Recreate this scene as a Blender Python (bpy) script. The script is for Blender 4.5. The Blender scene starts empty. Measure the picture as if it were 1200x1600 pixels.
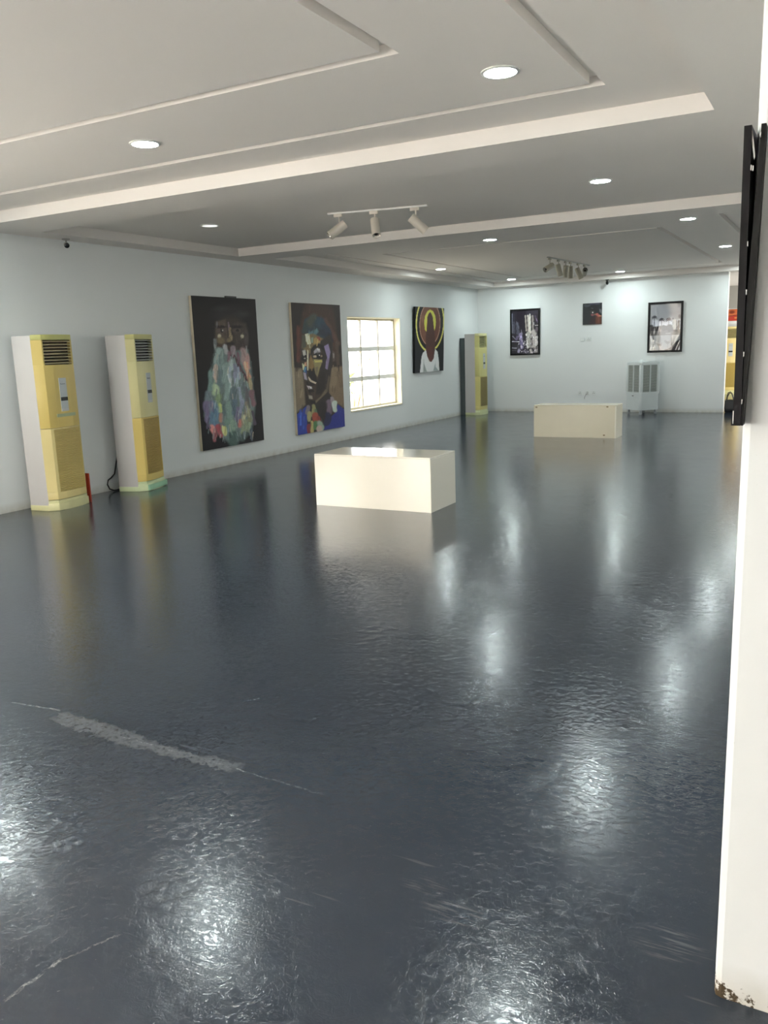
import bpy, bmesh, math, random
import numpy as np
from mathutils import Vector, Matrix, Quaternion
SC = bpy.context.scene
COL = SC.collection
PI = math.pi

# ------------------------------------------------------------------ camera
R_ = (0.8771, 0.4790, -0.0344); U_ = (-0.0637, 0.1871, 0.9803); F_ = (-0.4760, 0.8576, -0.1946)
cd = bpy.data.cameras.new('camera'); cam = bpy.data.objects.new('camera', cd); COL.objects.link(cam)
rot = Matrix(((R_[0], U_[0], -F_[0]), (R_[1], U_[1], -F_[1]), (R_[2], U_[2], -F_[2])))
cam.matrix_world = Matrix.Translation((8.041, 0.0, 1.65)) @ rot.to_quaternion().normalized().to_matrix().to_4x4()
cd.sensor_fit = 'HORIZONTAL'; cd.sensor_width = 36.0; cd.lens = 1286.1 / 1200 * 36.0
cd.clip_start = 0.05; cd.clip_end = 300
SC.camera = cam

# ------------------------------------------------------------------ world, light, exposure
world = bpy.data.worlds.new('World'); SC.world = world; world.use_nodes = True
bg = world.node_tree.nodes['Background']
bg.inputs[0].default_value = (1.0, 0.985, 0.94, 1); bg.inputs[1].default_value = 8.0
vs = SC.view_settings
vs.view_transform = 'Standard'; vs.look = 'None'; vs.gamma = 1.0; vs.use_curve_mapping = False
vs.exposure = 0.22
LED_STRENGTH = 250.0
LED_COLOUR = (0.87, 1.0, 0.99)

def daylight(name, loc, rot, sx, sy, power, col):            # rectangular area lamp standing in for daylight
    l = bpy.data.lights.new(name, 'AREA'); l.shape = 'RECTANGLE'; l.size = sx; l.size_y = sy
    l.energy = power; l.color = col
    o = bpy.data.objects.new(name, l); COL.objects.link(o); o.location = loc; o.rotation_euler = rot
    return o
daylight('entrance_daylight', (2.7, -5.9, 1.35), (PI/2, 0, PI), 4.6, 2.5, 110, (1.0, 0.93, 0.85))
daylight('forecourt_bounce', (2.7, -5.7, 0.5), (PI/2+1.05, 0, PI), 4.6, 0.9, 1330, (1.0, 0.82, 0.69))   # added lamp, tilted upwards to brighten the ceiling
WIN_Y = (13.34, 1.15, -2.85)      # first window is the visible one; two unseen ones are added for light
for wy, pw in zip(WIN_Y[1:], (300, 640)):
    daylight('window_daylight', (-0.20, wy+1.055, 1.37), (0, -PI/2, 0), 1.66, 2.0, pw, (1.0, 0.95, 0.86))  # fill lamps at the two added windows
daylight('beyond_daylight', (8.8, 23.2, 1.6), (0, PI/2, 0), 2.2, 4.5, 260, (1.0, 0.95, 0.84))

# ------------------------------------------------------------------ helpers
def lin(r, g, b):
    f = lambda c: (c/255/12.92 if c <= 10 else ((c/255+0.055)/1.055)**2.4)
    return (f(r), f(g), f(b), 1.0)

def mat(name, col, rough=0.5, spec=0.5, metal=0.0, coat=0.0, emit=None, var=0.0, vscale=8.0, bump=0.0, bscale=200.0):
    m = bpy.data.materials.new(name); m.use_nodes = True
    nt = m.node_tree; p = nt.nodes['Principled BSDF']
    p.inputs['Base Color'].default_value = col
    p.inputs['Roughness'].default_value = rough
    p.inputs['Specular IOR Level'].default_value = spec
    p.inputs['Metallic'].default_value = metal
    p.inputs['Coat Weight'].default_value = coat
    if emit:
        p.inputs['Emission Color'].default_value = (*emit[0], 1); p.inputs['Emission Strength'].default_value = emit[1]
    if var or bump:
        tc = nt.nodes.new('ShaderNodeTexCoord')
        if var:
            n = nt.nodes.new('ShaderNodeTexNoise'); n.inputs['Scale'].default_value = vscale; n.inputs['Detail'].default_value = 5
            nt.links.new(tc.outputs['Object'], n.inputs['Vector'])
            mx = nt.nodes.new('ShaderNodeMix'); mx.data_type = 'RGBA'
            mx.inputs[6].default_value = tuple(c*(1-var) for c in col[:3]) + (1,)
            mx.inputs[7].default_value = tuple(min(1, c*(1+var)) for c in col[:3]) + (1,)
            nt.links.new(n.outputs['Fac'], mx.inputs[0]); nt.links.new(mx.outputs[2], p.inputs['Base Color'])
        if bump:
            n = nt.nodes.new('ShaderNodeTexNoise'); n.inputs['Scale'].default_value = bscale; n.inputs['Detail'].default_value = 4
            nt.links.new(tc.outputs['Object'], n.inputs['Vector'])
            b = nt.nodes.new('ShaderNodeBump'); b.inputs['Strength'].default_value = bump; b.inputs['Distance'].default_value = 0.002
            nt.links.new(n.outputs['Fac'], b.inputs['Height']); nt.links.new(b.outputs['Normal'], p.inputs['Normal'])
    return m

class MB:
    """collects shapes into one mesh"""
    def __init__(s): s.v = []; s.f = []; s.mi = []
    def add(s, vs, fs, mi=0):
        b = len(s.v); s.v += [tuple(v) for v in vs]; s.f += [tuple(i+b for i in f) for f in fs]; s.mi += [mi]*len(fs)
        return s
    def box(s, x0, y0, z0, x1, y1, z1, bev=0.0, mi=0, M=None):
        bm = bmesh.new()
        vs = [bm.verts.new(p) for p in ((x0,y0,z0),(x1,y0,z0),(x1,y1,z0),(x0,y1,z0),(x0,y0,z1),(x1,y0,z1),(x1,y1,z1),(x0,y1,z1))]
        for f in ((3,2,1,0),(4,5,6,7),(0,1,5,4),(1,2,6,5),(2,3,7,6),(3,0,4,7)): bm.faces.new([vs[i] for i in f])
        if bev: bmesh.ops.bevel(bm, geom=bm.edges[:], offset=bev, segments=2, affect='EDGES', profile=0.5)
        s._bm(bm, mi, M); return s
    def _bm(s, bm, mi, M=None):
        bm.verts.index_update()
        s.add([(M @ v.co if M else v.co) for v in bm.verts], [[v.index for v in f.verts] for f in bm.faces], mi); bm.free()
    def prism(s, poly, z0, z1, mi=0, bev=0.0):
        n = len(poly); bm = bmesh.new()
        a = [bm.verts.new((x, y, z0)) for x, y in poly]; b = [bm.verts.new((x, y, z1)) for x, y in poly]
        bm.faces.new(a[::-1]); bm.faces.new(b)
        for i in range(n): bm.faces.new((a[i], a[(i+1) % n], b[(i+1) % n], b[i]))
        if bev: bmesh.ops.bevel(bm, geom=bm.edges[:], offset=bev, segments=2, affect='EDGES', profile=0.5)
        s._bm(bm, mi); return s
    def lathe(s, prof, n=24, M=None, mi=0, cap=True):
        vs = []; fs = []; m = len(prof)
        for i in range(n):
            a = 2*PI*i/n
            for r, z in prof: vs.append((r*math.cos(a), r*math.sin(a), z))
        for i in range(n):
            j = (i+1) % n
            for k in range(m-1): fs.append((i*m+k, j*m+k, j*m+k+1, i*m+k+1))
        if cap:
            if prof[0][0] > 1e-6: fs.append(tuple(i*m for i in range(n))[::-1])
            if prof[-1][0] > 1e-6: fs.append(tuple(i*m+m-1 for i in range(n)))
        if M: vs = [M @ Vector(v) for v in vs]
        return s.add(vs, fs, mi)
    def tube(s, pts, r, n=8, mi=0):
        pts = [Vector(p) for p in pts]; vs = []; fs = []; up = Vector((0.13, 0.31, 0.94))
        for i, p in enumerate(pts):
            d = (pts[min(i+1, len(pts)-1)] - pts[max(i-1, 0)]).normalized()
            a = d.cross(up); a = a.normalized() if a.length > 1e-4 else d.orthogonal().normalized(); b = d.cross(a)
            rr = r[i] if isinstance(r, (list, tuple)) else r
            for k in range(n):
                t = 2*PI*k/n; vs.append(p + rr*(math.cos(t)*a + math.sin(t)*b))
        for i in range(len(pts)-1):
            for k in range(n): fs.append((i*n+k, i*n+(k+1) % n, (i+1)*n+(k+1) % n, (i+1)*n+k))
        fs.append(tuple(range(n))[::-1]); fs.append(tuple((len(pts)-1)*n+k for k in range(n)))
        return s.add(vs, fs, mi)
    def build(s, name, mats, parent=None, smooth=None):
        me = bpy.data.meshes.new(name); me.from_pydata(s.v, [], s.f)
        for m in (mats if isinstance(mats, (list, tuple)) else [mats]): me.materials.append(m)
        me.polygons.foreach_set('material_index', s.mi)
        bm = bmesh.new(); bm.from_mesh(me); bmesh.ops.recalc_face_normals(bm, faces=bm.faces); bm.to_mesh(me); bm.free()
        if smooth:
            me.polygons.foreach_set('use_smooth', [True]*len(me.polygons)); me.set_sharp_from_angle(angle=smooth)
        o = bpy.data.objects.new(name, me); COL.objects.link(o)
        if parent: o.parent = parent
        return o

def tag(o, label=None, cat=None, group=None, kind=None):
    if label: o['label'] = label
    if cat: o['category'] = cat
    if group: o['group'] = group
    if kind: o['kind'] = kind
    return o
def thing(name, label, cat, loc=(0,0,0), rz=0.0, group=None):
    o = bpy.data.objects.new(name, None); COL.objects.link(o); o.location = loc; o.rotation_euler = (0, 0, rz)
    o.empty_display_size = 0.1
    return tag(o, label, cat, group)
def struct(name, mb, m, smooth=None):
    return tag(mb.build(name, m, smooth=smooth), kind='structure')
def dup(root, loc, rz, label, group=None):
    def cp(o, par):
        c = o.copy(); COL.objects.link(c)
        if par: c.parent = par
        for ch in list(o.children): cp(ch, c)
        return c
    c = cp(root, None); c.location = loc; c.rotation_euler = (0, 0, rz); c['label'] = label
    if group: c['group'] = group
    return c
def text(body, name, size, m, parent, M):
    cu = bpy.data.curves.new(name, 'FONT'); cu.body = body; cu.size = size; cu.align_x = 'CENTER'; cu.align_y = 'CENTER'; cu.extrude = 0.0006
    t = bpy.data.objects.new(name, cu); COL.objects.link(t)
    bpy.context.view_layer.update()
    me = bpy.data.meshes.new_from_object(t.evaluated_get(bpy.context.evaluated_depsgraph_get()))
    bpy.data.objects.remove(t); bpy.data.curves.remove(cu)
    me.transform(M); me.materials.append(m)
    o = bpy.data.objects.new(name, me); COL.objects.link(o); o.parent = parent
    return o

# ------------------------------------------------------------------ materials of the setting
WALL = (0.76, 0.775, 0.765, 1)
def wall_mat():
    m = mat('wall_paint', WALL, 0.55, 0.3); nt = m.node_tree; p = nt.nodes['Principled BSDF']
    N = nt.nodes.new; L = nt.links.new
    tc = N('ShaderNodeNewGeometry')
    n = N('ShaderNodeTexNoise'); n.inputs['Scale'].default_value = 0.7; n.inputs['Detail'].default_value = 4; L(tc.outputs['Position'], n.inputs['Vector'])
    mx = N('ShaderNodeMix'); mx.data_type = 'RGBA'; mx.inputs[6].default_value = (0.76, 0.785, 0.78, 1); mx.inputs[7].default_value = (0.81, 0.835, 0.83, 1)
    L(n.outputs['Fac'], mx.inputs[0])
    # scuffs and dirt close to the floor
    n2 = N('ShaderNodeTexNoise'); n2.inputs['Scale'].default_value = 9; n2.inputs['Detail'].default_value = 6; L(tc.outputs['Position'], n2.inputs['Vector'])
    sp = N('ShaderNodeSeparateXYZ'); L(tc.outputs['Position'], sp.inputs[0])
    mr = N('ShaderNodeMapRange'); mr.inputs[1].default_value = 0.0; mr.inputs[2].default_value = 0.11; mr.inputs[3].default_value = 0.75; mr.inputs[4].default_value = 0.0
    L(sp.outputs[2], mr.inputs[0])
    mu = N('ShaderNodeMath'); mu.operation = 'MULTIPLY'; L(n2.outputs['Fac'], mu.inputs[0]); L(mr.outputs[0], mu.inputs[1])
    mx2 = N('ShaderNodeMix'); mx2.data_type = 'RGBA'; mx2.inputs[7].default_value = lin(150, 135, 95)
    L(mu.outputs[0], mx2.inputs[0]); L(mx.outputs[2], mx2.inputs[6]); L(mx2.outputs[2], p.inputs['Base Color'])
    n3 = N('ShaderNodeTexNoise'); n3.inputs['Scale'].default_value = 60; n3.inputs['Detail'].default_value = 3; L(tc.outputs['Position'], n3.inputs['Vector'])
    b = N('ShaderNodeBump'); b.inputs['Strength'].default_value = 0.06; b.inputs['Distance'].default_value = 0.004
    L(n3.outputs['Fac'], b.inputs['Height']); L(b.outputs['Normal'], p.inputs['Normal'])
    return m
M_WALL = wall_mat()
def stain_wall_mat():
    m = M_WALL.copy(); m.name = 'wall_paint_chipped'; nt = m.node_tree; p = nt.nodes['Principled BSDF']; N = nt.nodes.new; L = nt.links.new
    src = p.inputs['Base Color'].links[0].from_socket
    tc = N('ShaderNodeNewGeometry'); sp = N('ShaderNodeSeparateXYZ'); L(tc.outputs['Position'], sp.inputs[0])
    n = N('ShaderNodeTexNoise'); n.inputs['Scale'].default_value = 42; n.inputs['Detail'].default_value = 7; n.inputs['Roughness'].default_value = 0.7; L(tc.outputs['Position'], n.inputs['Vector'])
    mr = N('ShaderNodeMapRange'); mr.inputs[1].default_value = 0.012; mr.inputs[2].default_value = 0.085; mr.inputs[3].default_value = 0.14; mr.inputs[4].default_value = -0.12; L(sp.outputs[2], mr.inputs[0])
    # chips gather beside the corner
    mr2 = N('ShaderNodeMapRange'); mr2.inputs[1].default_value = 7.89; mr2.inputs[2].default_value = 7.99; mr2.inputs[3].default_value = 0.0; mr2.inputs[4].default_value = 0.2; L(sp.outputs[0], mr2.inputs[0])
    a = N('ShaderNodeMath'); L(n.outputs['Fac'], a.inputs[0]); L(mr.outputs[0], a.inputs[1])
    a2 = N('ShaderNodeMath'); a2.operation = 'SUBTRACT'; L(a.outputs[0], a2.inputs[0]); L(mr2.outputs[0], a2.inputs[1])
    th = N('ShaderNodeMapRange'); th.inputs[1].default_value = 0.56; th.inputs[2].default_value = 0.6; L(a2.outputs[0], th.inputs[0])
    mx = N('ShaderNodeMix'); mx.data_type = 'RGBA'; mx.inputs[7].default_value = lin(70, 58, 40); L(th.outputs[0], mx.inputs[0]); L(src, mx.inputs[6])
    L(mx.outputs[2], p.inputs['Base Color']); return m
M_WALL_CHIP = stain_wall_mat()
M_CEIL = mat('ceiling_paint', (0.77, 0.73, 0.69, 1), 0.7, 0.25, var=0.03, vscale=0.8)

def floor_mat():
    m = bpy.data.materials.new('painted_concrete'); m.use_nodes = True; nt = m.node_tree; p = nt.nodes['Principled BSDF']
    N = nt.nodes.new; L = nt.links.new
    geo = N('ShaderNodeNewGeometry'); pos = geo.outputs['Position']
    def noise(scale, detail=5, rough=0.55, dist=0.0, vec=pos):
        n = N('ShaderNodeTexNoise'); n.inputs['Scale'].default_value = scale; n.inputs['Detail'].default_value = detail
        n.inputs['Roughness'].default_value = rough; n.inputs['Distortion'].default_value = dist; L(vec, n.inputs['Vector']); return n
    def math_(op, a, b=None, c=None, clamp=False):
        n = N('ShaderNodeMath'); n.operation = op; n.use_clamp = clamp
        for i, x in enumerate((a, b, c)):
            if x is None: continue
            if isinstance(x, (int, float)): n.inputs[i].default_value = x
            else: L(x, n.inputs[i])
        return n.outputs[0]
    def ramp(x, a, b, c=0.0, d=1.0):
        n = N('ShaderNodeMapRange'); n.interpolation_type = 'SMOOTHSTEP'
        for i, v in enumerate((a, b, c, d)): n.inputs[i+1].default_value = v
        L(x, n.inputs[0]); return n.outputs[0]
    def mixc(f, a, b):
        n = N('ShaderNodeMix'); n.data_type = 'RGBA'
        L(f, n.inputs[0])
        for i, x in ((6, a), (7, b)):
            if isinstance(x, tuple): n.inputs[i].default_value = x
            else: L(x, n.inputs[i])
        return n.outputs[2]
    def mapped(rz, sx, sy, loc=(0, 0, 0)):
        n = N('ShaderNodeMapping'); n.vector_type = 'POINT'; n.inputs['Rotation'].default_value = (0, 0, rz); n.inputs['Scale'].default_value = (sx, sy, 1)
        n.inputs['Location'].default_value = loc; L(pos, n.inputs['Vector']); return n.outputs['Vector']
    big = noise(0.9, 4).outputs['Fac']; mid = noise(4.5, 6, 0.6, 0.6).outputs['Fac']
    base = mixc(ramp(big, 0.35, 0.65), (0.026, 0.034, 0.048, 1), (0.031, 0.040, 0.055, 1))
    base = mixc(ramp(mid, 0.55, 0.8, 0.0, 0.55), base, (0.043, 0.053, 0.067, 1))
    # fine pale flecks and short scratches all over
    fl = noise(55, 3, 0.6).outputs['Fac']; area = noise(1.3, 3).outputs['Fac']
    fleck = math_('MULTIPLY', ramp(fl, 0.715, 0.76), ramp(area, 0.42, 0.6))
    masks = [math_('MULTIPLY', fleck, 0.7)]
    for rz, off in ((0.35, 0.0), (-0.5, 3.1), (1.2, 7.7)):
        v = mapped(rz, 3.0, 34.0, (off, off*2, 0)); s = noise(1.0, 2, 0.5, 0.0, v).outputs['Fac']
        gate = noise(2.1, 2, 0.5, 0, mapped(0, 1, 1, (off*3, 1, 0))).outputs['Fac']
        masks.append(math_('MULTIPLY', math_('MULTIPLY', ramp(s, 0.70, 0.76), ramp(gate, 0.52, 0.64)), 0.22))
    # single large scrapes: (x0, y0, x1, y1, half width, strength)
    wob = noise(14, 4, 0.65).outputs['Color']
    sub = N('ShaderNodeVectorMath'); sub.operation = 'SUBTRACT'; L(wob, sub.inputs[0]); sub.inputs[1].default_value = (0.5, 0.5, 0.5)
    rag = noise(38, 5, 0.7).outputs['Fac']
    def seg(x0, y0, x1, y1, w, k, wobble=0.05, ragged=0.35, taper=True):
        sc = N('ShaderNodeVectorMath'); sc.operation = 'SCALE'; L(sub.outputs[0], sc.inputs[0]); sc.inputs['Scale'].default_value = wobble
        ad = N('ShaderNodeVectorMath'); L(pos, ad.inputs[0]); L(sc.outputs[0], ad.inputs[1])
        dx, dy = x1-x0, y1-y0; ln = math.hypot(dx, dy); ux, uy = dx/ln, dy/ln
        def dot(ax, ay, o):
            n = N('ShaderNodeVectorMath'); n.operation = 'DOT_PRODUCT'; L(ad.outputs[0], n.inputs[0]); n.inputs[1].default_value = (ax, ay, 0)
            return math_('SUBTRACT', n.outputs['Value'], o)
        t = math_('DIVIDE', dot(ux, uy, ux*x0+uy*y0), ln); d = math_('ADD', math_('ABSOLUTE', dot(-uy, ux, -uy*x0+ux*y0)), math_('MULTIPLY', math_('SUBTRACT', rag, 0.5), w*2.2))
        inside = math_('MULTIPLY', ramp(t, -0.02, 0.06), ramp(t, 1.02, 0.94))
        body = ramp(d, w*1.05, w*0.75)
        tex = ramp(rag, ragged, ragged+0.22)
        return math_('MULTIPLY', math_('MULTIPLY', inside, body), math_('MULTIPLY', tex, k))
    for a in ((4.88, 2.42, 5.55, 2.375, 0.056, 0.5, 0.13, 0.34), (5.42, 2.375, 6.00, 2.385, 0.036, 0.5, 0.12, 0.32), (5.15, 2.40, 6.42, 2.368, 0.005, 0.7, 0.04, 0.40),
              (4.55, 2.43, 4.86, 2.47, 0.006, 0.7, 0.02, 0.38), (6.215, 1.14, 6.225, 1.32, 0.008, 0.8, 0.05, 0.40), (6.225, 1.30, 6.30, 1.47, 0.004, 0.6, 0.05, 0.40), (6.02, 1.36, 6.08, 1.50, 0.003, 0.5, 0.03, 0.42),
              (6.62, 3.35, 6.66, 3.42, 0.014, 0.5, 0.03, 0.36), (4.58, 3.30, 4.68, 3.36, 0.05, 0.45, 0.08, 0.46), (5.60, 2.92, 5.66, 2.98, 0.010, 0.8, 0.02, 0.4)):
        masks.append(seg(*a))
    # a few brushed pale smears in the right foreground
    v = mapped(-0.35, 9.0, 90.0); br = noise(1.0, 3, 0.6, 0, v).outputs['Fac']
    for (cx, cy, rx, ry) in ((7.13, 1.98, 0.12, 0.07), (7.00, 2.05, 0.10, 0.05), (7.72, 2.12, 0.12, 0.10)):
        mp = N('ShaderNodeVectorMath'); mp.operation = 'SUBTRACT'; L(pos, mp.inputs[0]); mp.inputs[1].default_value = (cx, cy, 0)
        dv = N('ShaderNodeVectorMath'); dv.operation = 'MULTIPLY'; L(mp.outputs[0], dv.inputs[0]); dv.inputs[1].default_value = (1/rx, 1/ry, 0)
        le = N('ShaderNodeVectorMath'); le.operation = 'LENGTH'; L(dv.outputs[0], le.inputs[0])
        masks.append(math_('MULTIPLY', ramp(le.outputs['Value'], 1.0, 0.35), ramp(br, 0.45, 0.7, 0, 0.4)))
    tot = masks[0]
    for k in masks[1:]: tot = math_('MAXIMUM', tot, k)
    tot = math_('MINIMUM', tot, 1.0)
    col = mixc(tot, base, (0.165, 0.175, 0.185, 1))
    L(col, p.inputs['Base Color'])
    r1 = noise(3.2, 5, 0.6, 0.8).outputs['Fac']
    rg = math_('ADD', ramp(r1, 0.3, 0.75, 0.085, 0.14), math_('MULTIPLY', tot, 0.25)); L(rg, p.inputs['Roughness'])
    p.inputs['Specular IOR Level'].default_value = 0.5
    # relief: roller strokes, trowel swirls and a fine crackle
    b1 = noise(45, 6, 0.62, 1.2).outputs['Fac']; b2 = noise(9, 4, 0.55, 1.5).outputs['Fac']
    b3 = noise(1.0, 4, 0.6, 0.5, mapped(0.25, 6, 70)).outputs['Fac']
    rd = math_('SUBTRACT', 1.0, math_('ABSOLUTE', math_('MULTIPLY', math_('SUBTRACT', noise(24, 4, 0.6, 2.0).outputs['Fac'], 0.5), 11.0)), None, True)
    h = math_('ADD', math_('ADD', math_('MULTIPLY', b1, 0.38), math_('MULTIPLY', b2, 0.7)), math_('ADD', math_('MULTIPLY', b3, 0.5), math_('MULTIPLY', rd, -0.24)))
    b = N('ShaderNodeBump'); b.inputs['Strength'].default_value = 0.38; b.inputs['Distance'].default_value = 0.0016
    L(h, b.inputs['Height']); L(b.outputs['Normal'], p.inputs['Normal'])
    return m
M_FLOOR = floor_mat()

# ------------------------------------------------------------------ the setting
D = 19.68          # far wall
XR = 7.857         # right wall, its end faces the camera at Y = 1.978
HS = 3.014         # soffit
HT = 3.125         # tray
YN = -6.0; XE = 11.0; YB = 26.45
struct('floor', MB().box(-0.3, YN, -0.15, XE, YB+0.2, 0.0), M_FLOOR)

# left wall with the window openings
WZ0, WZ1, WW = 0.49, 2.255, 2.11
wl = MB()
edges = [YN] + sum(([y, y+WW] for y in sorted(WIN_Y)), []) + [YB+0.2]
for k in range(0, len(edges), 2): wl.box(-0.22, edges[k], 0, 0, edges[k+1], 3.4)
for wy in WIN_Y: wl.box(-0.22, wy, 0, 0, wy+WW, WZ0).box(-0.22, wy, WZ1, 0, wy+WW, 3.4)
struct('wall_left', wl, M_WALL)
struct('wall_far', MB().box(0, D, 0, 5.80, D+0.2, 3.4), M_WALL)
struct('wall_beyond', MB().box(0, YB, 0, XE, YB+0.2, 3.4), M_WALL)
wr = MB().prism([(XR, 1.995), (XR+0.004, 1.983), (XR+0.017, 1.978), (XE, 1.935), (XE, 2.2), (8.1, 2.2), (8.1, 20.5), (XR, 20.5)], 0, 3.4)
struct('wall_right', wr, M_WALL_CHIP)
struct('wall_side', MB().box(XE, YN, 0, XE+0.2, 2.2, 3.4).box(8.85, 20.5, 0, 9.05, YB, 3.4), M_WALL)
struct('wall_near', MB().box(-0.2, YN-0.2, 0, 0.4, YN, 3.4).box(5.0, YN-0.2, 0, XE+0.2, YN, 3.4).box(0.4, YN-0.2, 2.65, 5.0, YN, 3.4), M_WALL)

# stepped plaster ceiling: trays between dropped soffits and two cross beams, panels parted by grooves
T0, T1, T2, T3, T4 = -0.6, 5.75, 6.42, 9.80, 10.42
TE = 19.38
cl = MB()
cl.box(-0.2, YN, HT+0.06, XE, YB+0.2, HT+0.3)                      # slab above everything
def ring(o, i, z0, z1, mb):
    (a, b, c, d), (e, f, g, h) = o, i                               # x0,y0,x1,y1
    mb.box(a, b, z0, c, f, z1).box(a, h, z0, c, d, z1).box(a, f, z0, e, h, z1).box(g, f, z0, c, h, z1)
G = 0.075
def tray(x0, y0, x1, y1, outer, inner, mb):
    z0, z1 = HT, HT+0.058
    ox0, oy0, ox1, oy1 = outer; ix0, iy0, ix1, iy1 = inner
    ring((x0, y0, x1, y1), outer, z0, z1, mb)
    ring((ox0+G, oy0+G, ox1-G, oy1-G), inner, z0, z1, mb)
    mb.box(ix0+G, iy0+G, z0, ix1-G, iy1-G, z1)
XL1, XT = 0.37, 7.26
tray(XL1, T0, XT, T1, (0.93, T0+0.5, 6.72, 5.24), (1.72, T0+1.6, 5.96, 4.08), cl)
cl.box(XL1, T2, HT, XT, T3, HT+0.058)
XL3 = 0.55
tray(XL3, T4, XT, TE, (0.84, 11.15, 6.68, 19.22), (1.50, 12.0, 5.80, 18.55), cl)
cl.box(0, YN, HS, XL1, T4, HT+0.06).box(0, T4, HS, XL3, D, HT+0.06)       # left soffit
cl.box(XT, T0, HS, XR+0.02, D, HT+0.06).box(XR+0.02, YN, HS, XE, 2.0, HT+0.06)   # right soffit
cl.box(XL3, TE, HS, XT, D, HT+0.06).box(XL1, YN, HS, XR+0.02, T0, HT+0.06)
cl.box(0, D+0.2, HS, XR+1.2, YB, HT+0.06)
struct('ceiling', cl, M_CEIL)
struct('trim_1', MB().box(XL1, T1, HS, XT, T2, HT+0.055), M_CEIL)
struct('trim_2', MB().box(XL1, T3, HS, XT, T4, HT+0.055), M_CEIL)
struct('trim_3', MB().box(3.2, 25.2, 2.42, 8.84, 25.5, HS), mat('bulkhead_paint', lin(150, 148, 143), 0.7))

# window with nine panes set back in a cream reveal
M_FRAME = mat('window_paint', lin(214, 206, 186), 0.45)
M_CREAM = mat('reveal_paint', lin(238, 230, 204), 0.55)
M_TRANS = mat('transom_paint', lin(246, 244, 238), 0.45)  # lighter than the frame: bloom from the panes put into the colour
M_GLASS = mat('pane_glass', (0.9, 0.95, 0.93, 1), 0.02)
gp = M_GLASS.node_tree.nodes['Principled BSDF']; gp.inputs['Transmission Weight'].default_value = 1.0; gp.inputs['IOR'].default_value = 1.02; gp.inputs['Base Color'].default_value = (1, 1, 1, 1)
for wi, wy in enumerate(WIN_Y, 1):  # second and third windows are unseen, added for the light they let in
    w = bpy.data.objects.new('window_%d' % wi, None); COL.objects.link(w); w.location = (0, wy, WZ0); tag(w, kind='structure')
    ww, wh = WW, WZ1-WZ0
    MB().box(-0.215, 0.0, 0.0, -0.004, 0.018, wh).box(-0.215, ww-0.018, 0, -0.004, ww, wh).box(-0.215, 0.018, wh-0.018, -0.004, ww-0.018, wh).build('reveal', M_CREAM, w)
    MB().box(-0.215, 0.018, 0.0, 0.012, ww-0.018, 0.028, 0.004).build('sill', M_CREAM, w)
    x0, x1 = -0.185, -0.135
    ys = [0.018, 0.018+(ww-0.036)/3, 0.018+2*(ww-0.036)/3, ww-0.018]; zs = [0.028, 0.60, 1.165, wh-0.018]
    MB().box(x0, ys[0], zs[0], x1, ys[0]+0.045, zs[3]).box(x0, ys[3]-0.045, zs[0], x1, ys[3], zs[3]).box(x0, ys[0]+0.045, zs[0], x1, ys[3]-0.045, zs[0]+0.04).box(x0, ys[0]+0.045, zs[3]-0.04, x1, ys[3]-0.045, zs[3]).build('window_frame', M_FRAME, w)
    for k in (1, 2):
        MB().box(x0, ys[k]-0.02, zs[0]+0.04, x1, ys[k]+0.02, zs[3]-0.04, 0.003).build('mullion', M_FRAME, w)
        for j in range(3):
            MB().box(x0+0.003, ys[j]+(0.045 if j == 0 else 0.02), zs[k]-0.042, x1-0.003, ys[j+1]-(0.045 if j == 2 else 0.02), zs[k]+0.042, 0.003).build('transom', M_TRANS, w)
    for a in range(3):
        for b in range(3):
            MB().box(-0.163, ys[a]+0.02, zs[b]+0.02, -0.157, ys[a+1]-0.02, zs[b+1]-0.02).build('pane', M_GLASS, w)
# outside the window
struct('ground', MB().box(-16, -10, -0.35, -0.32, 30, -0.2), mat('pale_paving', lin(200, 195, 180), 0.8, var=0.1))
rng = random.Random(5)
sh = thing('garden_shrub', 'leafy green shrub outside, seen blown out through the window', 'shrub', (-2.0, 16.75, -0.2))
st = MB()
lv = MB()
for k in range(7):
    a = k*0.9; top = Vector((0.35*math.cos(a), 0.35*math.sin(a), 1.35+0.25*rng.random()))
    st.tube([(0, 0, 0), top*0.5+Vector((0.02, 0, 0)), top], [0.014, 0.01, 0.004], 5)
    for q in range(7):
        c = top*(0.45+0.6*rng.random()) + Vector((rng.uniform(-.18, .18), rng.uniform(-.18, .18), rng.uniform(-.12, .12)))
        q3 = Quaternion((rng.random()-.5, rng.random()-.5, rng.random()-.5), rng.uniform(0, 6)); l = 0.07+0.05*rng.random()
        lv.add([c+q3 @ Vector(v)*l for v in ((-1, 0, 0), (-.2, .38, .1), (1, 0, 0), (-.2, -.38, .1))], [(0, 1, 2), (0, 2, 3)])
st.build('stem', mat('bark', lin(120, 100, 70), 0.8), sh); tag(lv.build('foliage', mat('leaf', lin(118, 138, 84), 0.5), sh), kind='stuff')

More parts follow.
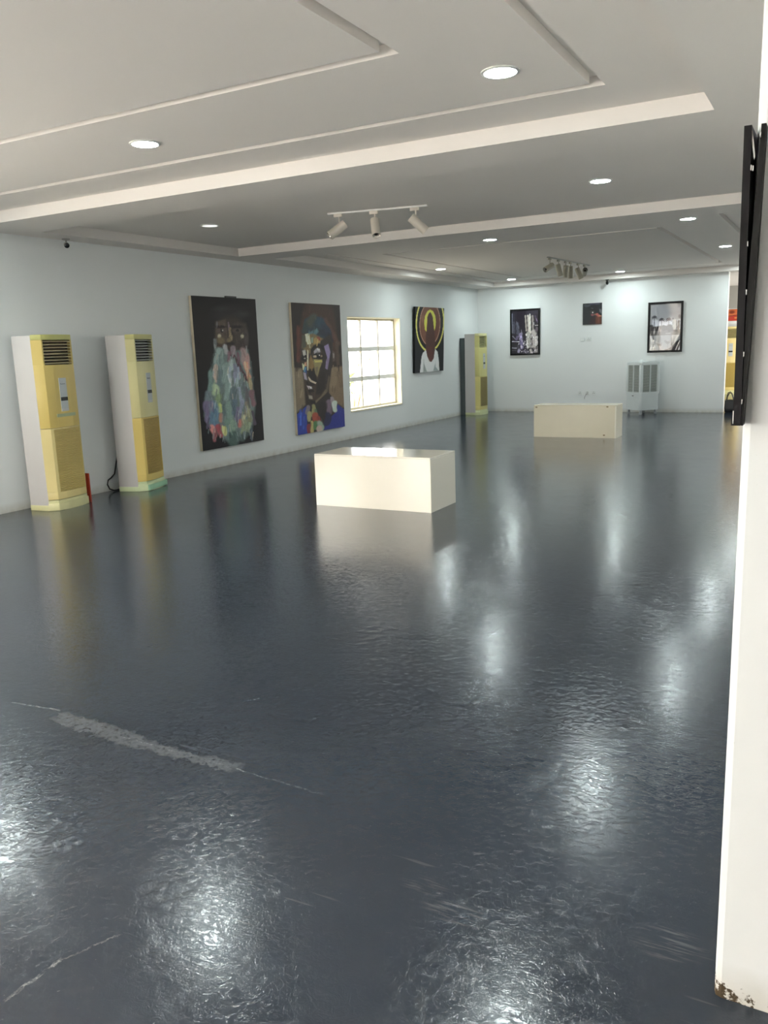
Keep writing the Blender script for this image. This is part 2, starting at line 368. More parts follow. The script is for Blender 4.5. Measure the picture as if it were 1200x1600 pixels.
# ------------------------------------------------------------------ floor standing air conditioners
M_WHITE = mat('cabinet_white', lin(204, 201, 199), 0.45, var=0.03, vscale=3)
M_DARK = mat('vent_dark', lin(28, 22, 16), 0.8)
M_SCREEN = mat('display_black', lin(18, 18, 16), 0.25)
M_SILVER = mat('display_silver', lin(188, 194, 196), 0.4)
M_INK = mat('label_ink', lin(70, 74, 80), 0.5)
def ac(label, loc, rz, cols, detail=True):
    t = thing('floor_standing_air_conditioner', label, 'air conditioner', loc, rz, 'floor standing air conditioners')
    up = mat('front_panel_yellow', cols['up'], 0.38, var=0.05, vscale=2.5); lo = mat('lower_panel_yellow', cols['lo'], 0.4, var=0.05, vscale=2.5)
    gr = mat('grille_yellow', cols['grille'], 0.5); ba = mat('base_plastic', cols['base'], 0.4, var=0.14, vscale=5); lou = mat('louver_plastic', cols['louver'], 0.45); cp = mat('cap_plastic', cols['cap'], 0.45, var=0.12, vscale=6)
    H = 1.925; W = 0.29; xb = 0.265
    MB().box(0, -W, 0.055, xb, W, H-0.008, 0.006).build('cabinet', M_WHITE, t, 0.6)
    # cross section of the front shell, seen from above
    P = [(xb, -W), (0.352, -0.226), (0.372, -0.11), (0.376, 0), (0.372, 0.11), (0.352, 0.226), (xb, W)]
    def grow(p, d): return [(x+(d if x > xb else 0), y*(1+d/0.3)) for x, y in p]
    zv0, zv1, zj = 1.60, 1.868, 0.915
    pan = MB().prism(P, zj, zv0, bev=0.003)
    pan.prism([(xb, -W), (0.352, -0.226), (0.352, -0.205), (0.31, -0.21), (xb, -0.25)], zv0, zv1).prism([(xb, W), (xb, 0.25), (0.31, 0.21), (0.352, 0.205), (0.352, 0.226)], zv0, zv1)
    pan.build('front_panel', up, t, 0.5)
    MB().prism(P, zv1, H, bev=0.006).build('top_cap', cp, t, 0.5)
    MB().box(xb+0.001, -0.25, zv0, xb+0.012, 0.25, zv1).build('vent_recess', M_DARK, t)
    n = 8
    for k in range(n):
        z = zv0 + (k+0.5)*(zv1-zv0)/n
        s = 0.013
        v = []; f = []
        for i, y in enumerate((-0.207, -0.1, 0, 0.1, 0.207)):
            xx = 0.352 + 0.016*(1-(y/0.21)**2)
            v += [(xx-0.055, y, z+0.010), (xx, y, z-0.006), (xx, y, z-0.001), (xx-0.055, y, z+0.015)]
        for i in range(4):
            for j in range(4): f.append((i*4+j, i*4+(j+1) % 4, (i+1)*4+(j+1) % 4, (i+1)*4+j))
        f += [(3, 2, 1, 0), (16, 17, 18, 19)]
        MB().add(v, f).build('louver', lou, t)
    # lower panel round the intake grille
    lp = MB().prism(P, 0.121, 0.205, bev=0.002).prism(P, 0.895, zj-0.004)
    lp.prism([(xb, -W), (0.352, -0.226), (0.362, -0.192), (xb, -0.192)], 0.205, 0.895).prism([(xb, W), (xb, 0.205), (0.362, 0.205), (0.352, 0.226)], 0.205, 0.895)
    lp.build('lower_panel', lo, t, 0.5)
    g = MB().box(xb+0.001, -0.192, 0.205, 0.348, 0.205, 0.895)
    m = 36
    for k in range(m):
        z = 0.209 + k*0.686/m
        g.add([(0.345, -0.192, z), (0.345, 0.205, z), (0.369, -0.10, z+0.002), (0.369, 0.11, z+0.002), (0.360, -0.192, z+0.002), (0.360, 0.205, z+0.002),
               (0.345, -0.192, z+0.012), (0.345, 0.205, z+0.012), (0.369, -0.10, z+0.010), (0.369, 0.11, z+0.010), (0.360, -0.192, z+0.010), (0.360, 0.205, z+0.010)],
              [(0, 4, 2, 3, 5, 1), (6, 7, 11, 9, 8, 10), (4, 10, 8, 2), (2, 8, 9, 3), (3, 9, 11, 5), (0, 6, 10, 4), (1, 5, 11, 7)])
    tag(g.build('intake_grille', gr, t), kind='stuff')
    MB().prism(grow(P, 0.012), 0.0, 0.085, bev=0.006).prism(P, 0.085, 0.117).box(0.0, -W-0.004, 0.0, xb+0.01, W+0.004, 0.06, 0.004).build('base', ba, t, 0.5)
    # display strip
    dp = MB().box(0.366, -0.055, 1.09, 0.3795, 0.055, 1.455, 0.003).build('display_panel', M_SILVER, t)
    MB().box(0.376, -0.052, 1.205, 0.381, 0.052, 1.245).build('display_screen', M_SCREEN, dp)
    MB().box(0.376, -0.052, 1.10, 0.380, 0.052, 1.115).build('display_edge', M_WHITE, dp)
    text('Panasonic', 'nameplate', 0.020, M_INK, dp, Matrix(((0, 0, 1, 0.3802), (1, 0, 0, -0.005), (0, 1, 0, 1.39), (0, 0, 0, 1))))
    return t
C = lambda r, g, b: lin(r, g, b)
A1 = ac('deep yellow floor standing air conditioner nearest the camera on the left wall', (0.102, 6.345, 0), 0.12,
        dict(up=C(206, 184, 108), lo=C(216, 200, 140), grille=C(216, 196, 128), base=C(212, 209, 160), louver=C(196, 184, 152), cap=C(190, 190, 118)))
ms = mat('pale_stain', lin(168, 178, 140), 0.5, var=0.1, vscale=20)
MB().box(0.360, -0.13, 1.03, 0.3768, 0.15, 1.065).build('glue_mark', ms, A1)
A2 = ac('pale yellow floor standing air conditioner with teal base, left of the bearded painting', (0.095, 7.62, 0), 0.28,
        dict(up=C(222, 214, 158), lo=C(224, 200, 118), grille=C(200, 172, 100), base=C(206, 218, 176), louver=C(206, 206, 200), cap=C(206, 202, 136)))
mt = mat('teal_stain', lin(160, 205, 172), 0.45, var=0.12, vscale=9)
MB().box(0.366, -0.235, 0.008, 0.3895, 0.236, 0.075, 0.004).build('base_strip', mt, A2)
A3 = ac('greenish yellow floor standing air conditioner in the far left corner', (0.135, 18.80, 0), -0.04,
        dict(up=C(214, 208, 138), lo=C(214, 204, 132), grille=C(164, 150, 98), base=C(212, 218, 172), louver=C(214, 210, 160), cap=C(220, 216, 164)))
A4 = ac('cream yellow air conditioner beyond the far wall, half hidden by black frame', (5.22, 26.35, 0), -PI/2,
        dict(up=C(232, 212, 150), lo=C(228, 206, 130), grille=C(200, 176, 96), base=C(208, 204, 150), louver=C(226, 214, 156), cap=C(230, 214, 150)))
tag(MB().box(0.004, 18.50, 0, 0.118, 19.05, 1.83, 0.004).build('dark_board', mat('dark_grey_board', lin(74, 84, 84), 0.6, var=0.08)),  # dark block added to fill the gap between wall and unit
    'tall dark grey board standing between the left wall and the far corner air conditioner', 'board')
# cable behind the second unit, red board beside the first
tag(MB().tube([(0.02, 7.50, 0.42), (0.02, 7.46, 0.30), (0.04, 7.41, 0.21), (0.05, 7.34, 0.17), (0.06, 7.28, 0.15), (0.07, 7.25, 0.10), (0.08, 7.27, 0.04), (0.09, 7.33, 0.012), (0.08, 7.42, 0.010), (0.05, 7.50, 0.010)], 0.009, 8).build('power_cable', mat('cable_black', lin(40, 36, 34), 0.5), smooth=1.0),
    'looped black cable on the floor behind the pale yellow air conditioner', 'cable')
rp = MB().box(0.0, 0.0, 0.0, 0.335, 0.015, 0.34, 0.003).build('red_board', mat('red_board_paint', lin(170, 58, 36), 0.5, var=0.15))
rp.location = (0.075, 6.655, 0); rp.rotation_euler = (0, 0, 0.05); tag(rp, 'small red board standing against the side of the nearest air conditioner', 'board')

# ------------------------------------------------------------------ display plinths
M_LAM = mat('cream_laminate', lin(243, 236, 222), 0.12, 0.5, var=0.015, vscale=4)
M_LAM2 = mat('cream_laminate_worn', lin(228, 219, 194), 0.22, 0.5, var=0.04, vscale=4)
M_SEAM = mat('plinth_edge', lin(244, 238, 222), 0.2)
M_CHIP = mat('plinth_chip', lin(140, 120, 84), 0.7)
def plinth(label, loc, rz, L_, W_, H_, m, chips=False):
    t = thing('display_plinth', label, 'plinth', loc, rz, 'cream display plinths')
    a = 0.016
    MB().box(0, 0, 0, L_, a, H_-a, 0.0015).build('front_panel', m, t); MB().box(0, W_-a, 0, L_, W_, H_-a, 0.0015).build('back_panel', m, t)
    MB().box(0, a+0.0005, 0, a, W_-a-0.0005, H_-a, 0.0015).build('side_panel', m, t); MB().box(L_-a, a+0.0005, 0, L_, W_-a-0.0005, H_-a, 0.0015).build('side_panel', m, t)
    MB().box(0, 0, H_-a+0.001, L_, W_, H_, 0.002).build('top_panel', m, t)
    MB().box(L_-0.022, -0.002, 0, L_+0.0015, 0.0, H_-a, 0.0005).build('edge_strip', M_SEAM, t)
    if chips:
        for (x, z) in ((0.03, H_-0.05), (L_-0.17, H_-0.04), (L_-0.22, 0.04)):
            MB().box(x, -0.0025, z, x+0.035, -0.0002, z+0.022, 0.0008).build('chip', M_CHIP, t)
    return t
plinth('glossy cream display plinth in the middle of the floor, nearer the camera', (3.11, 7.375, 0), 0.0, 1.385, 0.612, 0.563, M_LAM)
plinth('dull cream display plinth in front of the far wall sockets', (3.262, 14.27, 0), 0.0, 1.46, 0.46, 0.568, M_LAM2, True)

# ------------------------------------------------------------------ pictures: a fine grid of canvas carrying painted colour
class Painter:
    """paints on a canvas; coordinates are those of the study sketch, mapped to the canvas by its four corners"""
    def __init__(s, nx, ny, corners, bgc, gain):
        s.nx, s.ny, s.gain = nx, ny, gain
        u, v = np.meshgrid((np.arange(nx)+.5)/nx, (np.arange(ny)+.5)/ny)
        src = [(0, 0), (1, 0), (1, 1), (0, 1)]; A = []; b = []
        for (x, y), (X, Y) in zip(src, corners):
            A.append([x, y, 1, 0, 0, 0, -X*x, -X*y]); b.append(X); A.append([0, 0, 0, x, y, 1, -Y*x, -Y*y]); b.append(Y)
        h = np.linalg.solve(np.array(A, float), np.array(b, float)); w_ = h[6]*u+h[7]*v+1
        s.X = (h[0]*u+h[1]*v+h[2])/w_; s.Y = (h[3]*u+h[4]*v+h[5])/w_
        s.rgb = np.zeros((ny, nx, 3)); s.rgb[:] = np.array(lin(*bgc)[:3])
        s.rng = np.random.RandomState(3)
    def put(s, a, c):
        a = np.clip(a, 0, 1)[..., None]; s.rgb = s.rgb*(1-a) + np.array(lin(*c)[:3])*a
    def ell(s, cx, cy, rx, ry, c, soft=0.15, al=1.0, rot=0.0):
        dx, dy = s.X-cx, s.Y-cy; cr, sr = math.cos(rot), math.sin(rot)
        d = np.sqrt(((dx*cr+dy*sr)/rx)**2 + ((-dx*sr+dy*cr)/ry)**2); s.put(al*np.clip((1+soft-d)/(2*soft), 0, 1), c)
    def ring(s, cx, cy, rx, ry, w_, c, ymax=1e9):
        d = np.abs(np.sqrt(((s.X-cx)/rx)**2 + ((s.Y-cy)/ry)**2)-1)*min(rx, ry); s.put(np.clip((w_-d)/4+.5, 0, 1)*(s.Y < ymax), c)
    def stroke(s, x0, y0, x1, y1, w_, c, al=1.0, soft=0.3):
        dx, dy = x1-x0, y1-y0; l2 = dx*dx+dy*dy+1e-6
        wob = 0.10*w_*np.sin((s.X*0.7+s.Y)*0.045+x0)
        t = np.clip(((s.X-x0)*dx+(s.Y-y0)*dy)/l2, 0, 1); d = np.hypot(s.X-x0-t*dx, s.Y-y0-t*dy)+wob
        s.put(al*np.clip((w_/2*(1+soft)-d)/(w_*soft), 0, 1), c)
    def poly(s, pts, c, al=1.0, blur=3.0):
        ins = np.zeros_like(s.X, bool); dm = np.full_like(s.X, 1e9); n = len(pts)
        for i in range(n):
            (x0, y0), (x1, y1) = pts[i], pts[(i+1) % n]
            cr = ((y0 > s.Y) != (y1 > s.Y)) & (s.X < (x1-x0)*(s.Y-y0)/((y1-y0) or 1e-9)+x0); ins ^= cr
            dx, dy = x1-x0, y1-y0; t = np.clip(((s.X-x0)*dx+(s.Y-y0)*dy)/(dx*dx+dy*dy+1e-9), 0, 1)
            dm = np.minimum(dm, np.hypot(s.X-x0-t*dx, s.Y-y0-t*dy))
        s.put(al*np.clip(np.where(ins, dm, -dm)/blur+.5, 0, 1), c)
    def streaks(s, n, x0, x1, y0, y1, dx, dy, wd, seed):
        r = random.Random(seed)
        for _ in range(n):
            x = r.uniform(x0, x1); y = r.uniform(y0, y1)
            j = np.unravel_index(np.argmin((s.X-x)**2+(s.Y-y)**2), s.X.shape); c = s.rgb[j]
            if c.max() < 0.012: continue
            k = r.choice((0.6, 0.75, 1.3, 1.5)); l = r.uniform(0.5, 1.2); sx = r.uniform(-1, 1)*dx
            d = np.hypot(s.X-x-sx*np.clip((s.Y-y)/dy, -l, l), np.maximum(np.abs(s.Y-y)-dy*l, 0))
            a = np.clip((r.uniform(0.5, 1)*wd-d)/(wd*0.5), 0, 1)[..., None]*0.7
            s.rgb = s.rgb*(1-a)+np.clip(c*k, 0, 0.8)*a
    def grain(s, k):
        s.rgb *= 1+k*(s.rng.rand(s.ny, s.nx, 1)-.5)
    def mesh(s, name, fn, m, parent):
        """fn(u, v) gives the local point; v runs downwards"""
        nx, ny = s.nx, s.ny
        pu, pv = np.meshgrid(np.linspace(0, 1, nx+1), np.linspace(0, 1, ny+1))
        co = np.stack([np.ravel(a) for a in fn(pu, pv)], 1)
        i = np.arange(ny)[:, None]*(nx+1)+np.arange(nx)[None]
        q = np.stack([i, i+nx+1, i+nx+2, i+1], -1).reshape(-1, 4)
        me = bpy.data.meshes.new(name); me.from_pydata(co.tolist(), [], q.tolist())
        at = me.color_attributes.new('paint', 'FLOAT_COLOR', 'CORNER')
        g_ = s.rgb.mean(-1, keepdims=True); rgb = np.clip((s.rgb*0.86+g_*0.14)*s.gain, 0.003, 0.85).reshape(-1, 3)
        c = np.repeat(np.concatenate([rgb, np.ones((len(rgb), 1))], 1), 4, 0)
        at.data.foreach_set('color', c.ravel().astype(np.float32))
        me.polygons.foreach_set('use_smooth', [True]*len(me.polygons))
        me.materials.append(m); o = bpy.data.objects.new(name, me); COL.objects.link(o); o.parent = parent
        return o
def paint_mat(name, rough, spec=0.5, bump=0.0, coat=0.0):
    m = mat(name, (1, 1, 1, 1), rough, spec, bump=bump, bscale=120, coat=coat); nt = m.node_tree
    a = nt.nodes.new('ShaderNodeAttribute'); a.attribute_name = 'paint'; nt.links.new(a.outputs['Color'], nt.nodes['Principled BSDF'].inputs['Base Color'])
    return m
M_OIL = paint_mat('oil_paint', 0.5, 0.3, 0.25); M_PRINT = paint_mat('print_under_film', 0.3, 0.4); M_FILM = paint_mat('print_warped_film', 0.07, 0.6)
M_STRETCH = mat('stretcher_wood', lin(206, 196, 174), 0.7, var=0.1, vscale=6); M_BLACK = mat('black_frame', lin(9, 9, 11), 0.45, 0.25); M_RAW = mat('canvas_edge', lin(190, 186, 172), 0.8)

def wall_painting(name, label, y0, y1, z0, z1, p, lean=0.0, edge=None, th=0.045):
    """canvas on the left wall, facing +X; origin bottom edge"""
    t = thing(name, label, 'painting', (0.006, y0, z0), 0, 'paintings on the left wall'); w_, h_ = y1-y0, z1-z0
    lx = lambda z: lean*z/h_
    e = edge or M_STRETCH
    MB().add([(0+lx(0)*0, 0, 0), (th, 0, 0), (th, w_, 0), (0, w_, 0), (lean, 0, h_), (th+lean, 0, h_), (th+lean, w_, h_), (lean, w_, h_)],
             [(3, 2, 1, 0), (4, 5, 6, 7), (0, 1, 5, 4), (1, 2, 6, 5), (2, 3, 7, 6), (3, 0, 4, 7)]).build('stretcher', e, t)
    p.mesh('canvas', lambda u, v: (th+0.0015+lean*(1-v), u*w_, (1-v)*h_), M_OIL, t)
    return t

# painting one: old man with a long pale beard
p = Painter(120, 180, [(80, 70), (683, 112), (733, 1443), (160, 1540)], (15, 13, 14), 1.5)
p.ell(200, 420, 110, 330, (28, 20, 18), 0.6, 0.8); p.ell(620, 420, 120, 300, (24, 17, 20), 0.6, 0.7)
p.poly([(150, 880), (260, 820), (420, 800), (640, 830), (720, 900), (735, 1450), (160, 1540)], (20, 20, 26), 1, 60)
p.ell(440, 250, 165, 85, (38, 33, 35), 0.35); p.ell(350, 200, 60, 22, (50, 46, 48), 0.7, 0.6); p.ell(555, 255, 60, 26, (54, 50, 52), 0.6, 0.6)
p.ell(450, 440, 146, 165, (58, 46, 40), 0.2)
p.poly([(305, 320), (400, 300), (420, 520), (330, 560), (300, 470)], (84, 70, 58), 0.9, 20); p.poly([(470, 330), (590, 340), (600, 560), (480, 560)], (66, 56, 50), 0.9, 24)
for a in ((345, 370, 60, 14, (40, 26, 26)), (500, 372, 60, 14, (38, 28, 28)), (360, 408, 46, 22, (90, 74, 66)), (505, 408, 44, 20, (80, 66, 58)), (362, 408, 14, 16, (24, 16, 16)), (508, 408, 14, 14, (22, 16, 16))):
    p.ell(*a, 0.3)
p.ell(370, 404, 6, 6, (190, 180, 170), 0.4); p.stroke(425, 330, 430, 400, 16, (112, 92, 98), 0.8); p.stroke(438, 385, 436, 500, 20, (130, 110, 84), 0.9)
for a in ((338, 458, 16, 20, (190, 178, 150)), (552, 462, 15, 17, (180, 168, 140)), (350, 500, 34, 32, (112, 96, 70)), (425, 500, 18, 22, (120, 104, 76)), (448, 470, 14, 26, (140, 122, 92)), (440, 530, 40, 14, (38, 28, 26)), (330, 550, 30, 20, (70, 52, 40)), (540, 560, 40, 50, (60, 48, 46)), (318, 345, 8, 26, (104, 96, 100)), (590, 480, 20, 80, (72, 62, 60))):
    p.ell(*a, 0.35)
p.stroke(292, 490, 300, 560, 26, (120, 124, 124), 0.8); p.stroke(290, 540, 300, 600, 14, (150, 156, 156), 0.6)
bt = (128, 148, 146)
p.poly([(300, 580), (400, 560), (440, 690), (480, 600), (600, 590), (630, 760), (640, 960), (660, 1080), (640, 1260), (620, 1340), (520, 1420), (470, 1480), (400, 1460), (330, 1400), (230, 1320), (180, 1210), (190, 1040), (230, 960), (240, 780), (290, 690)], (104, 120, 118), 1, 26)
for x0, y0, x1, y1, w_, c in ((330, 590, 340, 690, 60, (148, 170, 166)), (390, 560, 400, 610, 40, (168, 168, 170)), (300, 640, 290, 720, 40, (136, 156, 152)), (345, 690, 330, 800, 50, (120, 142, 140)),
    (460, 570, 470, 640, 44, (138, 122, 128)), (430, 620, 420, 690, 36, (116, 84, 96)), (505, 620, 515, 700, 26, (110, 78, 92)), (560, 600, 575, 720, 60, (164, 134, 132)), (590, 640, 605, 760, 36, (176, 136, 130)),
    (470, 650, 590, 880, 26, (78, 42, 52)), (575, 720, 605, 850, 36, (208, 146, 118)), (570, 710, 580, 770, 16, (226, 178, 150)), (610, 860, 625, 960, 30, (176, 160, 120)),
    (300, 740, 285, 830, 40, (196, 178, 164)), (285, 830, 300, 890, 26, (196, 176, 160)), (250, 800, 240, 960, 40, (112, 142, 136)), (350, 800, 330, 930, 60, (100, 120, 122)),
    (445, 700, 440, 760, 44, (176, 190, 188)), (400, 740, 380, 880, 56, (130, 152, 148)), (430, 760, 425, 860, 30, (160, 174, 182)), (480, 740, 478, 840, 40, (124, 126, 150)), (510, 760, 512, 860, 30, (150, 160, 180)),
    (430, 870, 432, 940, 26, (196, 204, 200)), (410, 920, 390, 1040, 50, (134, 158, 154)), (490, 870, 500, 980, 30, (150, 168, 170)), (505, 960, 540, 1100, 36, (146, 156, 176)), (460, 960, 450, 1060, 60, (92, 108, 114)),
    (540, 900, 570, 960, 40, (110, 124, 128)), (580, 960, 590, 1080, 40, (96, 92, 98)), (625, 990, 640, 1100, 44, (126, 88, 98)), (290, 940, 290, 985, 64, (166, 186, 148)), (285, 925, 295, 960, 40, (180, 198, 164)),
    (225, 1000, 215, 1060, 54, (112, 128, 136)), (320, 1040, 310, 1100, 60, (130, 152, 110)), (330, 1110, 330, 1160, 36, (182, 192, 110)), (200, 1090, 215, 1240, 56, (112, 100, 136)), (275, 1120, 270, 1280, 84, (88, 122, 150)), (250, 1090, 250, 1150, 40, (122, 118, 150)),
    (370, 1110, 365, 1200, 30, (86, 104, 104)), (420, 1110, 410, 1240, 70, (122, 148, 140)), (470, 1080, 460, 1180, 50, (92, 112, 128)), (500, 1150, 490, 1240, 50, (116, 106, 140)), (535, 1080, 520, 1180, 26, (138, 142, 168)),
    (580, 1100, 575, 1200, 40, (134, 124, 108)), (600, 1180, 600, 1250, 50, (130, 130, 100)), (335, 1200, 335, 1260, 32, (176, 124, 104)), (550, 1225, 540, 1265, 36, (214, 206, 160)), (515, 1260, 512, 1310, 34, (196, 110, 100)), (560, 1280, 540, 1360, 60, (140, 150, 118)),
    (600, 1290, 590, 1330, 30, (150, 164, 134)), (440, 1270, 440, 1360, 60, (132, 158, 138)), (395, 1260, 395, 1370, 50, (110, 138, 126)), (300, 1310, 330, 1390, 44, (168, 64, 76)), (245, 1310, 275, 1390, 40, (214, 134, 128)), (280, 1380, 270, 1440, 34, (150, 84, 90)), (360, 1325, 370, 1385, 36, (200, 200, 120)),
    (450, 1400, 440, 1470, 90, (70, 92, 88)), (560, 1390, 530, 1430, 60, (70, 86, 84)), (630, 1180, 650, 1290, 26, (78, 68, 84)), (620, 1340, 600, 1390, 24, (56, 72, 80)), (200, 1260, 230, 1320, 22, (92, 84, 110))):
    p.stroke(x0, y0, x1, y1, w_, c, 0.92, 0.35)
r2 = random.Random(2)
for k in range(70):
    x = r2.uniform(200, 640); y = r2.uniform(600, 1400)
    if 0.03 < abs(x-430)/430 < (0.28+0.3*(y-560)/900): p.stroke(x, y, x+r2.uniform(-14, 14), y+r2.uniform(30, 80), r2.uniform(5, 11), r2.choice([(170, 186, 182), (120, 140, 140), (150, 160, 180), (190, 176, 160), (96, 112, 116)]), 0.5)
p.streaks(150, 190, 650, 590, 1420, 14, 40, 11, 4); p.streaks(40, 300, 600, 330, 560, 10, 16, 9, 5)
p.grain(0.2)
PT1 = wall_painting('portrait_painting', 'large dark painting of an old man with a long multicoloured pale beard', 9.085, 10.545, 0.29, 2.465, p)
MB().box(0.0, 0.78, 2.176, 0.03, 1.02, 2.20).build('hanger', mat('hanger_grey', lin(70, 70, 70), 0.5), PT1)

# painting two: face built of coloured patches above a blue collar
p = Painter(120, 176, [(85, 55), (632, 88), (658, 1445), (145, 1530)], (40, 30, 26), 1.7)
p.ell(370, 420, 240, 340, (74, 46, 34), 0.35); p.ell(370, 330, 210, 240, (60, 40, 32), 0.3, 0.8)
p.poly([(85, 55), (240, 65), (170, 400), (150, 780), (110, 800)], (36, 25, 21), 1, 40); p.poly([(560, 80), (632, 88), (645, 800), (590, 760), (590, 400)], (38, 28, 24), 1, 40)
p.stroke(165, 330, 160, 720, 34, (96, 44, 34), 0.7, 0.6); p.stroke(470, 260, 600, 520, 44, (92, 62, 52), 0.7, 0.6); p.stroke(590, 520, 600, 760, 40, (84, 66, 54), 0.7, 0.6)
p.poly([(112, 790), (210, 800), (230, 1200), (130, 1290)], (112, 98, 78), 1, 20); p.poly([(500, 800), (650, 780), (655, 1240), (560, 1180), (490, 1080)], (112, 92, 70), 1, 20)
for x, l in ((135, 60), (150, 90), (605, 70), (545, 60)): p.stroke(x, 770, x, 770+l, 12, (40, 28, 24), 0.9)
p.stroke(560, 820, 540, 1000, 60, (132, 112, 86), 0.6); p.stroke(170, 850, 190, 1100, 50, (128, 112, 88), 0.6); p.stroke(600, 850, 630, 1000, 40, (96, 78, 60), 0.6)
# head
p.poly([(205, 400), (240, 240), (330, 200), (430, 240), (520, 370), (545, 560), (530, 760), (500, 950), (470, 1090), (380, 1200), (300, 1195), (260, 1110), (225, 980), (200, 800), (190, 620)], (60, 48, 40), 1, 8)
p.poly([(205, 400), (235, 250), (330, 200), (430, 240), (525, 380), (540, 540), (450, 470), (330, 430), (230, 400)], (42, 56, 64), 1, 10)
for x0, y0, x1, y1, w_, c in ((330, 225, 290, 300, 80, (66, 70, 58)), (250, 300, 230, 380, 50, (46, 58, 54)), (400, 260, 440, 340, 80, (40, 62, 78)), (450, 340, 500, 420, 80, (38, 44, 60)), (420, 390, 470, 440, 60, (36, 40, 52)), (500, 420, 530, 500, 40, (36, 34, 46))): p.stroke(x0, y0, x1, y1, w_, c, 0.9, 0.5)
P = p.poly
P([(280, 400), (375, 355), (390, 390), (330, 460), (300, 465)], (78, 110, 118), 0.95, 14)
P([(215, 430), (330, 410), (440, 470), (420, 530), (330, 560), (290, 640), (240, 600), (200, 570)], (112, 94, 60), 1, 14); P([(205, 430), (240, 420), (252, 560), (205, 580)], (66, 70, 56), 0.9, 12)
P([(400, 500), (520, 420), (545, 560), (530, 760), (500, 950), (420, 1000), (400, 800), (430, 640)], (46, 38, 37), 1, 16)
P([(238, 415), (285, 408), (302, 528), (264, 534)], (208, 206, 166), 1, 6); P([(305, 455), (330, 450), (325, 515), (306, 515)], (122, 142, 120), 1, 8)
P([(335, 470), (360, 450), (412, 470), (405, 515), (330, 530)], (152, 126, 72), 1, 10); P([(362, 450), (395, 445), (415, 490), (385, 490)], (132, 54, 42), 0.9, 8)
P([(445, 555), (495, 528), (516, 620), (502, 700), (480, 815), (455, 800), (480, 680)], (132, 116, 158), 1, 8); P([(470, 700), (500, 690), (480, 815), (458, 800)], (112, 98, 124), 0.8, 10)
P([(298, 660), (298, 590), (330, 545), (390, 522), (445, 545), (462, 640), (430, 600), (385, 560), (345, 575), (322, 620)], (27, 22, 21), 1, 8)
P([(332, 610), (360, 578), (400, 590), (412, 622), (360, 626), (335, 642)], (152, 146, 154), 1, 6); P([(368, 575), (396, 580), (400, 600), (372, 600)], (224, 218, 210), 1, 6)
p.ell(378, 664, 62, 34, (25, 20, 19), 0.2); p.ell(346, 668, 22, 13, (168, 150, 124), 0.3); p.ell(412, 664, 16, 12, (130, 112, 94), 0.3); p.ell(384, 664, 23, 25, (16, 12, 13), 0.15); p.ell(394, 656, 6, 7, (230, 228, 220), 0.3)
P([(318, 720), (345, 696), (420, 706), (426, 730), (395, 800), (368, 895), (345, 860), (335, 780)], (134, 122, 76), 1, 8); P([(326, 694), (345, 714), (422, 706), (424, 730), (345, 738)], (178, 168, 86), 1, 6); P([(345, 790), (380, 780), (366, 890), (348, 860)], (106, 94, 74), 0.9, 10)
P([(300, 650), (318, 700), (335, 780), (322, 806), (280, 804), (268, 760), (285, 690)], (122, 94, 50), 1, 8); P([(272, 600), (262, 590), (256, 700), (258, 820), (268, 825), (272, 700)], (214, 198, 162), 1, 5)
P([(268, 826), (325, 800), (350, 880), (368, 965), (325, 958), (272, 890)], (28, 22, 21), 1, 8); P([(270, 890), (300, 930), (355, 958), (348, 974), (290, 950), (262, 915)], (178, 164, 144), 1, 5)
P([(205, 600), (240, 590), (248, 650), (215, 650)], (160, 156, 148), 1, 6); p.ell(222, 690, 34, 26, (24, 18, 18), 0.2); p.ell(232, 688, 9, 7, (170, 160, 150), 0.4); P([(196, 650), (250, 655), (262, 700), (240, 670), (200, 672)], (26, 21, 20), 1, 5)
P([(228, 735), (255, 725), (250, 775), (232, 775)], (206, 150, 112), 1, 6); P([(202, 745), (228, 750), (228, 815), (208, 815)], (206, 198, 152), 1, 6); P([(222, 790), (250, 780), (238, 845), (214, 835)], (72, 122, 152), 1, 6); P([(236, 820), (252, 815), (250, 865), (238, 860)], (34, 64, 122), 1, 5); P([(212, 845), (240, 850), (255, 930), (225, 920)], (150, 140, 156), 1, 8)
P([(240, 950), (275, 940), (320, 965), (345, 985), (300, 1000), (250, 985)], (36, 27, 27), 1, 6); P([(248, 990), (300, 1000), (310, 1025), (268, 1030)], (170, 158, 160), 1, 6); P([(276, 1003), (298, 1006), (300, 1020), (280, 1020)], (220, 210, 206), 1, 4); P([(262, 1040), (320, 1035), (330, 1060), (270, 1068)], (34, 26, 25), 1, 8)
P([(266, 1095), (306, 1105), (312, 1140), (272, 1135)], (136, 126, 112), 1, 10); P([(280, 1150), (340, 1160), (345, 1200), (290, 1195)], (28, 22, 22), 1, 10)
P([(478, 1020), (470, 1080), (400, 1165), (345, 1195), (340, 1160), (400, 1110), (450, 1040)], (100, 86, 66), 1, 10); P([(490, 880), (505, 900), (470, 1080), (455, 1060)], (88, 76, 60), 0.9, 12)
P([(400, 830), (450, 860), (450, 1020), (400, 1090), (350, 1090), (355, 990)], (38, 30, 28), 0.9, 20); P([(535, 600), (565, 620), (565, 720), (540, 730)], (80, 64, 58), 1, 8); P([(542, 630), (560, 640), (556, 690), (545, 690)], (130, 118, 112), 1, 6)
